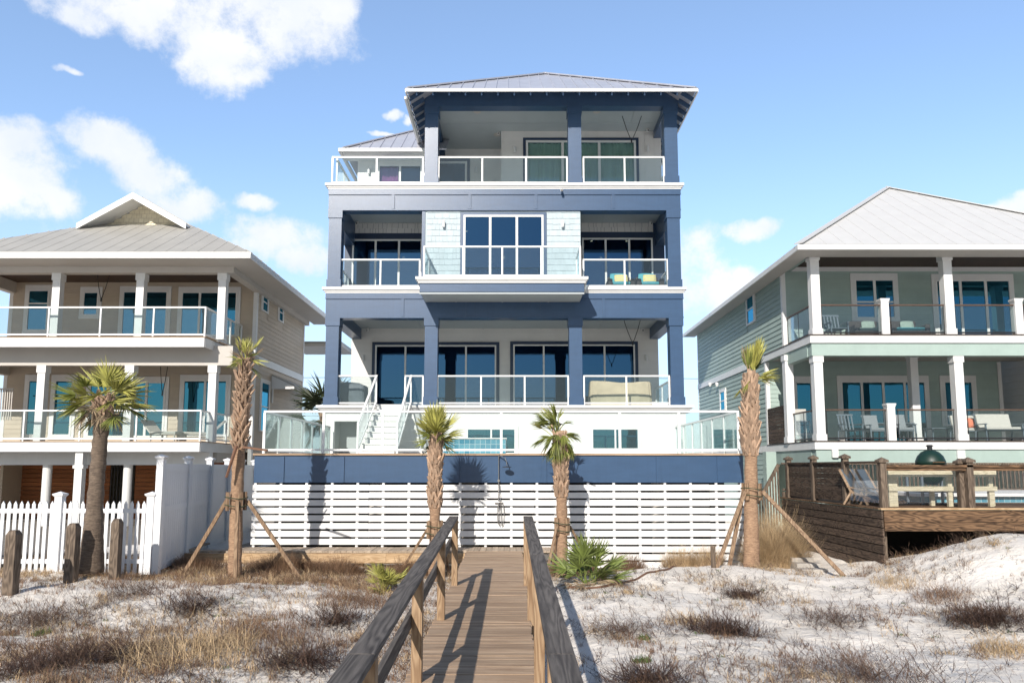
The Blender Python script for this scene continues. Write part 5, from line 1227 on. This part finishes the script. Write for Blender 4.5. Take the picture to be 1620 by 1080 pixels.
# tall sparse palm on the left
Y = 15.7; b_ = W(371, 915, Y)
fr_ = ring(rnd, 7, 62, 88, .22, .34, .1, m='frondy', n=12, spread=35)+ring(rnd, 7, 35, 80, .18, .32, .2, m='frondd', n=10, spread=40)+ring(rnd, 5, -30, 30, .15, .38, .7, m='frondy', n=10, spread=50)+ring(rnd, 4, -10, 50, .2, .3, .6, m='frond', n=12, spread=60)
palm('tall_palm', 'tall palm with stubby leaf bases and a ragged tuft, left of the navy deck', b_, W(388, 568, Y), [.14, .125, .12, .11, .07], (.52, .985), fr_, rnd, mids=(W(374, 800, Y), W(378, 715, Y), W(384, 640, Y)), bl=.25, openess=.9, rows_gap=.17, bw=.07)
t = thing('broken_frond', 'two broken reddish leaf stalks hanging off the tall left palm', 'palm stalk', W(378, 700, 15.5))
MB().bar(W(374, 705, 15.45), W(358, 755, 15.3), .09, .04, w2=.03).build('hanging_stalk', M['pipe'], t); MB().bar(W(386, 707, 15.45), W(423, 712, 15.2), .07, .04, w2=.04).build('sideways_stalk', M['pipe'], t)
# two centre palms
Y = 16.6; b_ = W(687, 925, Y)
fr_ = ring(rnd, 14, 50, 88, .30, .50, .08, m='frondy', spread=50, n=22)+ring(rnd, 13, 15, 50, .24, .42, .15, m='frondy', spread=60, n=22)+ring(rnd, 6, -25, 15, .20, .38, .5, m='frond', spread=60, n=20)
palm('fan_palm', 'yellow-green tufted palm left of the boardwalk before the slat skirting', b_, W(690, 692, Y), [.14, .12, .12, .105, .075], (.42, .96), fr_, rnd, mids=(W(688, 850, Y), W(688, 780, Y), W(689, 725, Y)), bl=.24)
Y = 16.9; b_ = W(889, 915, Y)
fr_ = ring(rnd, 15, 50, 88, .40, .40, 1.6, az0=200, az1=400, m='frond', spread=38, n=22)+ring(rnd, 17, -20, 45, .20, .44, 2.4, m='frond', spread=38, n=22)+ring(rnd, 8, -70, -30, .20, .42, 1.0, m='frond', spread=40, n=20)+ring(rnd, 4, 45, 75, .42, .4, 1.2, az0=250, az1=330, m='frondy', spread=50, n=16)
palm('fan_palm', 'drooping green palm right of the boardwalk before the slat skirting', b_, W(884, 690, Y), [.14, .12, .12, .10, .07], (.42, .96), fr_, rnd, mids=(W(889, 840, Y), W(888, 760, Y), W(886, 715, Y)), bl=.24)
# tall palm on the right
Y = 17.5; b_ = W(1189, 900, Y)
fr_ = ring(rnd, 9, 74, 88, .36, .60, .02, az0=60, az1=130, m='frondy', n=22, spread=24, w=1.3)+ring(rnd, 4, 70, 86, .3, .5, .05, m='frond', n=20, spread=26)+ring(rnd, 5, 5, 40, .3, .45, .5, az0=60, az1=140, m='frondy', n=14, spread=30)+ring(rnd, 4, -30, 10, .25, .4, .8, m='frondy', n=10, spread=30)+ring(rnd, 3, 75, 85, .4, .5, .0, az0=240, az1=300, m='frondd', n=8, spread=10)
palm('tall_palm', 'tall palm with woven leaf bases and one upright fan, right of the navy deck', b_, W(1188, 600, Y), [.19, .15, .145, .15, .085], (.50, .99), fr_, rnd, mids=(W(1188, 790, Y), W(1188, 720, Y), W(1187, 665, Y)), bl=.30, bw=.10)
# dark palm beyond, between the houses
Y = 30.0; b_ = (PX(512, 700, Y), Y, -.4)
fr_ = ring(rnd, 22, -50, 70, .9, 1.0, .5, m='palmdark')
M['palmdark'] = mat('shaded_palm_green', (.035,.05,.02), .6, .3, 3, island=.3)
palm('distant_palm', 'dark palm half hidden behind the left edge of the navy house', b_, (PX(516,650,Y), Y, PZ(655,Y)), [.2,.2], (.8, 1), fr_, rnd)
# timber braces tied to the palms
def brace(label, collar, Yc, feet, r=.19, ticks=True, thick=.075):
    c = Vector(W(*collar, Yc)); t = thing('palm_brace', label, 'tree brace', (c.x, c.y, c.z-1.2), 'timber braces of the transplanted palms')
    for i in range(4):
        a = math.pi/4+i*math.pi/2; o = Vector((math.sin(a), math.cos(a), 0)); MB().bar(c+o*(r+.02)-Vector((0,0,.22)), c+o*(r+.02)+Vector((0,0,.16)), .085, .045, up=o).build('pad_block', M['brace'], t)
    mb = MB()
    for z in (-.12, .04): mb.tube([(c.x+(r+.055)*math.sin(k*math.pi/6), c.y+(r+.055)*math.cos(k*math.pi/6), c.z+z+.02*math.sin(k)) for k in range(13)], .012, 5)
    mb.build('strap', M['strap'], t)
    for px, py, Yf in feet:
        f = Vector(W(px, py, Yf)); gz = ground(f.x, f.y); f.z = min(f.z, gz)-.05; o = Vector((f.x-c.x, f.y-c.y, 0)).normalized()
        MB().bar(f, c+o*(r+.05)-Vector((0,0,.02)), thick, thick*.62, up=(0,1,0)).build('strut', M['brace'], t, bevel=.004)
        if ticks: MB().bar(f+o*.07-Vector((0,0,.3)), f+o*.07+Vector((0,0,.16)), .06, .035).build('stake', M['greypost'], t)
    return t
brace('three-legged timber brace around the tall left palm, one strut standing in front', (374, 790), 15.68, [(288, 908, 15.9), (372, 915, 15.35), (478, 914, 15.9)], r=.17, ticks=False)
brace('timber brace with straps around the yellow-green centre palm', (688, 835), 16.6, [(630, 905, 17.2), (712, 905, 17.1), (690, 900, 16.2)], r=.155, ticks=False, thick=.055)
brace('timber brace around the drooping centre palm right of the boardwalk', (889, 830), 16.9, [(862, 885, 16.4), (945, 880, 17.4), (872, 900, 17.5)], r=.15, ticks=False, thick=.06)
brace('long-legged timber brace around the tall right palm', (1189, 775), 17.5, [(1132, 890, 16.7), (1153, 885, 17.2), (1338, 903, 16.5)], r=.19, ticks=False, thick=.085)
o = MB().box(*[v for v in (PX(1128,890,16.65)-.05, PX(1128,890,16.65)+.05, 16.6, 16.64)], -.6, PZ(862,16.65)).build('wooden_stake', M['greypost'], loc=(PX(1128,890,16.65), 16.65, -.3)); tag(o, 'short grey stake in the sand at the foot of the right palm brace', 'stake')

# ------------------------------------------------------------------ palmettos
def palmetto(label, px, py, s, n, seed, m='palmetto'):
    c = hit(px, py); rnd = random.Random(seed); mb = MB()
    for i in range(n):
        a = rnd.uniform(0, 2*math.pi); e = R(rnd.uniform(15, 85)); fan(mb, c+Vector((rnd.uniform(-.12,.12)*s, rnd.uniform(-.12,.12)*s, 0)), a, e, .42*s*rnd.uniform(.6,1.2), .42*s*rnd.uniform(.8,1.2), .25, rnd, 18, 75, wmul=1.25)
    o = mb.build('saw_palmetto', M[m], loc=c); return tag(o, label, 'palmetto')
palmetto('large bright green palmetto right of the boardwalk handrail', 934, 922, 1.2, 25, 5)
palmetto('small green palmetto left of the boardwalk handrail', 606, 935, .75, 20, 8, 'frondy')

# ------------------------------------------------------------------ dune vegetation
import numpy as np
class Blades:
    """thousands of thin tapered ribbons collected into one mesh"""
    def __init__(s): s.v = []; s.f = []; s.n = 0
    def ribbon(s, pts, w):
        k = len(pts)
        for i, p in enumerate(pts):
            d = pts[min(i+1, k-1)]-pts[max(i-1, 0)]; sd = Vector((d.y, -d.x, d.z*.4+.001)); sd.normalize(); ww = w*(1-i/(k-1)*.85)
            s.v += [p-sd*ww, p+sd*ww]
        o = s.n; s.f += [(o+2*i, o+2*i+1, o+2*i+3, o+2*i+2) for i in range(k-1)]; s.n += 2*k
    def blade(s, p, h, lean, rnd, w=.0035, k=3, curl=1.0, az=None):
        a = rnd.uniform(0, 6.283) if az is None else az; o = Vector((math.sin(a), math.cos(a), 0)); pts = [p]
        t = lean*.35
        for i in range(k):
            pts.append(pts[-1]+(o*math.sin(t)+Vector((0,0,1))*math.cos(t))*h/k); t += lean*curl/k*1.2
        s.ribbon(pts, w)
    def twig(s, p, L, rnd, w=.004, el=.6, k=5, jit=.5, depth=2, grav=0.):
        a = rnd.uniform(0, 6.283); e = el*rnd.uniform(.3, 1.5); d = Vector((math.sin(a)*math.cos(e), math.cos(a)*math.cos(e), math.sin(e))); pts = [p]
        for i in range(k):
            d = (d+Vector((rnd.uniform(-1,1), rnd.uniform(-1,1), rnd.uniform(-1,1)))*jit*.45-Vector((0,0,grav))).normalized(); pts.append(pts[-1]+d*L/k)
            if depth and rnd.random() < .55: s.sub(pts[-1], d, L*.45, rnd, w*.7, depth-1)
        s.ribbon(pts, w)
    def sub(s, p, d, L, rnd, w, depth):
        d = (d+Vector((rnd.uniform(-1,1), rnd.uniform(-1,1), rnd.uniform(-.6,1)))*.8).normalized(); q = p+d*L*.5; d2 = (d+Vector((rnd.uniform(-1,1), rnd.uniform(-1,1), rnd.uniform(-1,1)))*.35).normalized()
        s.ribbon([p, q, q+d2*L*.5], w)
        if depth: s.sub(q, d, L*.6, rnd, w*.8, depth-1)
    def build(s, name, m, loc=(0,0,0)):
        me = bpy.data.meshes.new(name); L = Vector(loc); me.from_pydata([v-L for v in s.v], [], s.f); me.materials.append(m)
        o = bpy.data.objects.new(name, me); o.location = L; C.objects.link(o); return o
rnd = random.Random(21)
def onb(x, y): return -1.12 < x < .30
def gp(x, y, dz=-.01): return Vector((x, y, ground(x, y)+dz))
def tuft(B, c, n, h, rad, lean, w=.0035, rnd=rnd):
    for _ in range(n):
        r = rad*math.sqrt(rnd.random()); a = rnd.uniform(0, 6.283); x, y = c.x+r*math.sin(a), c.y+r*math.cos(a)
        if onb(x, y): continue
        B.blade(gp(x, y), h*rnd.uniform(.45, 1.15), lean*rnd.uniform(.3, 1.5), rnd, w)
def scrub(B, c, n, L, rad, w=.004, el=.6, rnd=rnd, depth=2):
    for _ in range(n):
        r = rad*rnd.random(); a = rnd.uniform(0, 6.283); x, y = c.x+r*math.sin(a), c.y+r*math.cos(a)
        if onb(x, y): continue
        B.twig(gp(x, y, .01), L*rnd.uniform(.5, 1.2), rnd, w, el, depth=depth)
# named shrubs
def shrub(px, py, kind, size, label, n=None, name='dead_shrub', cat='shrub', m=None):
    c = hit(px, py); B = Blades()
    if kind == 'dark': scrub(B, c, int((n or 170)*1.5), .34*size, .44*size, .0058, .34); mm = 'darktwig'
    elif kind == 'grey': scrub(B, c, int((n or 150)*1.0), .32*size, .62*size, .0046, .30); mm = 'twig'
    elif kind == 'tan': tuft(B, c, (n or 900)//2, .30*size, .50*size, 1.35, .0040); scrub(B, c, 60, .35*size, .5*size, .0045, .6); mm = 'straw'
    elif kind == 'brown': tuft(B, c, (n or 700)//2, .28*size, .55*size, 1.4, .0040); scrub(B, c, 110, .38*size, .5*size, .0045, .5); mm = 'tawny'
    elif kind == 'oat':
        for _ in range(n or 40): B.blade(c+Vector((rnd.uniform(-.2,.2)*size, rnd.uniform(-.2,.2)*size, 0)), .75*size*rnd.uniform(.6, 1.1), 2.2*rnd.uniform(.5, 1.3), rnd, .005, k=7)
        mm = 'straw'
    elif kind == 'green': tuft(B, c, n or 160, .10*size, .13*size, 1.2, .010); mm = 'herb'
    o = B.build(name, M[m or mm], c); return tag(o, label, cat)
shrub(535, 985, 'dark', 1.25, 'dark twiggy dead shrub left of the left handrail')
shrub(165, 1045, 'dark', 1.25, 'dark twiggy dead shrub near the bottom left of the sand')
shrub(1145, 1003, 'dark', 1.25, 'dense dark dead shrub in the middle of the right-hand sand', n=260)
shrub(305, 968, 'dark', 1.3, 'wide dark shrub in the middle of the left-hand sand')
shrub(420, 1010, 'brown', 1.5, 'brown tuft in the middle of the left-hand scrub')
shrub(60, 1062, 'dark', 1.1, 'dark shrub at the bottom left corner')
shrub(480, 1050, 'dark', 1.2, 'dark shrub at the bottom edge left of the left handrail')
shrub(300, 1040, 'tan', 1.6, 'wide straw tuft right of the lower left dark shrub', n=1600)
shrub(75, 985, 'grey', 1.4, 'grey twiggy shrub above the lower left green herb', n=260)
shrub(575, 955, 'brown', 1.4, 'brown tuft below the small palmetto', n=1100)
shrub(210, 940, 'grey', 1.2, 'grey twigs on the crest below the bollards', n=200)
shrub(1175, 944, 'dark', .8, 'small dark shrub uphill of the dense dark one')
shrub(1022, 1078, 'dark', 1.0, 'dark shrub at the bottom edge just right of the handrail shadow')
shrub(1375, 1075, 'grey', 1.6, 'grey twiggy shrub at the bottom of the right-hand sand', n=320)
shrub(1320, 985, 'grey', 1.3, 'grey sprawling shrub right of the dense dark one', n=240)
shrub(1565, 985, 'dark', 1.3, 'wide dark shrub near the right edge of the sand', n=300)
shrub(1590, 1030, 'tan', .75, 'straw-coloured tuft below the wide dark shrub')
shrub(985, 1000, 'grey', 1.3, 'sprawling grey twigs beside the handrail shadow', n=220)
shrub(1085, 985, 'tan', .8, 'sparse straw tuft left of the dense dark shrub', n=380)
shrub(1412, 925, 'tan', .8, 'straw tuft on the slope below the timber deck corner', n=500)
shrub(1490, 945, 'brown', .9, 'brown tuft on the right-hand dune slope')
shrub(1462, 865, 'oat', 1.0, 'curling sea oats before the dark opening under the timber deck', name='sea_oats', cat='sea oats', n=46)
shrub(1575, 862, 'oat', .9, 'curling sea oats at the top of the dune by the right edge', name='sea_oats', cat='sea oats', n=50)
shrub(1375, 882, 'oat', .8, 'sea oats at the foot of the timber deck side boards', name='sea_oats', cat='sea oats', n=34)
shrub(655, 925, 'green', 1.0, 'low green herb left of the handrail', name='green_herb', cat='herb'); shrub(1014, 1046, 'green', .9, 'round green herb on the bare right-hand sand', name='green_herb', cat='herb')
shrub(1018, 1010, 'green', .7, 'tiny green herb above the round one', name='green_herb', cat='herb'); shrub(65, 1003, 'green', 1.0, 'small green herb at the lower left', name='green_herb', cat='herb')
def at(px, py, Y): x = PX(px, py, Y); return Vector((x, Y, ground(x, Y)))
def bush(px, Y, rad, h, n, m, label, lean=.9, name='dry_bush', squash=.6):
    c = at(px, 890, Y); B = Blades(); r_ = random.Random(int(px*7))
    for _ in range(n):
        r = rad*math.sqrt(r_.random()); a = r_.uniform(0, 6.283); x, y = c.x+r*math.sin(a), c.y+r*math.cos(a)*squash
        hh = h*(1-.55*(r/rad)**2)*r_.uniform(.55, 1.1); B.blade(gp(x, y), hh, lean*r_.uniform(.2, 1.3)*(.4+r/rad), r_, .0036, k=4, az=a+r_.uniform(-1, 1))
        if r_.random() < .16: B.twig(gp(x, y)+Vector((0,0,hh*.35*r_.random())), hh*.8, r_, .003, 1.2, depth=1)
    o = B.build(name, M[m], c); return tag(o, label, 'bush')
bush(1228, 18.4, .72, 1.35, 6500, 'straw', 'tall straw-coloured bush between the right palm and the concrete steps', 1.0)
bush(1216, 20.2, .6, 1.4, 2600, 'straw', 'straw-coloured bush behind the right palm at the corner of the slat skirting', 1.0)
bush(1075, 17.9, .42, .62, 1500, 'straw', 'straw tuft against the slat skirting, left of the right palm', .8, 'grass_tuft')
bush(1118, 17.8, .42, .60, 1500, 'straw', 'straw tuft against the slat skirting beside the right palm brace', .8, 'grass_tuft')
bush(990, 17.8, .45, .52, 1600, 'tawny', 'brown tuft against the slat skirting right of the large palmetto', .8, 'grass_tuft')
bush(905, 17.2, .55, .50, 1700, 'tawny', 'brown grass around the foot of the drooping centre palm', .9, 'grass_tuft')
bush(306, 16.9, .6, .40, 2200, 'tawny', 'brown bush at the left end of the walkway edge', 1.0)
bush(450, 16.9, .8, .46, 3000, 'tawny', 'brown bush by the walkway edge right of the tall left palm', 1.0)
bush(535, 16.9, .6, .44, 2000, 'tawny', 'brown bush by the walkway edge midway to the boardwalk', 1.0)
bush(650, 17.0, .6, .42, 2000, 'tawny', 'brown grass behind the small palmetto', 1.0)
# ground cover
def scatter(name, m, label, n, fn, area, seed, cat='dry grass'):
    B = Blades(); r_ = random.Random(seed); x0, x1, y0, y1 = area; k = 0; tries = 0
    while k < n and tries < n*30:
        tries += 1; x = r_.uniform(x0, x1); y = y0+(y1-y0)*r_.random()
        if onb(x, y) or abs(x) > y*.72+1: continue
        d = mnoise.noise(Vector((x*.55+3, y*.55, seed)))+.6*mnoise.noise(Vector((x*1.7, y*1.7, seed+4)))
        if r_.random() > fn(x, y, d): continue
        yield_(B, x, y, r_, m); k += 1
    o = B.build(name, M[m]); return tag(o, label, cat, kind='stuff')
def yield_(B, x, y, r_, m):
    p = gp(x, y, .0)
    if m in ('straw', 'tawny'):
        if r_.random() < .06:
            hh = r_.uniform(.12, .27)
            for _ in range(34): B.blade(gp(x+r_.gauss(0, .09), y+r_.gauss(0, .09), 0), hh*r_.uniform(.5, 1.1), 1.5*r_.uniform(.3, 1.4), r_, .0036)
        for _ in range(r_.randint(2, 9)): B.blade(p+Vector((r_.uniform(-.04,.04), r_.uniform(-.04,.04), 0)), r_.uniform(.05, .17), 1.6*r_.uniform(.3, 1.4), r_, .0036)
    elif m == 'herb':
        for _ in range(14): B.blade(p+Vector((r_.uniform(-.05,.05), r_.uniform(-.05,.05), 0)), r_.uniform(.02, .07), 1.2, r_, .006)
    else: B.twig(p+Vector((0,0,.01)), r_.uniform(.10, .36), r_, .0044 if m == 'twig' else .0055, .28, depth=2, jit=.7)
A_ = (-13, 13, 4.6, 17.6)
def dl(x, y, d):                       # left sand: thick cover in the middle and front, bare patches at the crest
    if x > -1: return 0
    e = .07+sm(-.12, .22, d+.22*gs(x, y, -4.5, 9.5, 3, 2))
    if y > 12.2 and x > -9: e *= .45+.5*sm(14.2, 15.5, y)
    return min(1, e)
def dr(x, y, d):
    if x < .3: return 0
    return min(1, .05+sm(.10, .42, d)+.15*sm(9, 6, y)*sm(4.5, 1, x))
def band_(x, y, d): return (.9*sm(14.6, 15.4, y)+.05) if x < -2.5 else (.8*sm(16, 16.6, y)*(.4+d) if x < -1 or 0.3 < x < 2.4 else 0)
scatter('straw_grass', 'straw', 'loose straw-coloured grass over the sand', 3200, lambda x, y, d: max(dl(x, y, d)*.9, dr(x, y, d)*.6), A_, 2)
scatter('tawny_grass', 'tawny', 'tangled tawny grass over the sand', 5200, lambda x, y, d: max(dl(x, y, d), dr(x, y, d)*.4), A_, 5)
scatter('grey_twig_litter', 'twig', 'fallen grey twigs strewn over the sand', 8000, lambda x, y, d: max(dl(x, y, d), dr(x, y, d)), A_, 2, 'twigs')
scatter('dark_twig_litter', 'darktwig', 'dark wiry stems lying on the sand', 3400, lambda x, y, d: max(dl(x, y, d)*.8, dr(x, y, d-.1)), A_, 9, 'twigs')
scatter('fence_line_grass', 'straw', 'belt of dry grass along the picket fence and walkway', 3000, band_, (-13, 2.4, 14.4, 17.7), 6)
scatter('fence_line_brush', 'tawny', 'brown brush along the foot of the walkway', 2400, band_, (-9, 2.4, 14.4, 17.7), 8)
scatter('green_weeds', 'herb', 'small green weeds scattered in the dry grass', 110, lambda x, y, d: max(dl(x, y, d), dr(x, y, d)), A_, 12, 'weeds')
c = hit(934, 924); rp = random.Random(77); mb = MB()
for i in range(9): fan(mb, c+Vector((rp.uniform(-.15,.15), rp.uniform(-.15,.15), 0)), rp.uniform(0, 6.28), R(rp.uniform(-2, 30)), .35, .36, .8, rp, 14, 60)
dl_ = mb.build('dead_fronds', M['frondd'], [o for o in bpy.data.objects if o.name.startswith('saw_palmetto')][0])
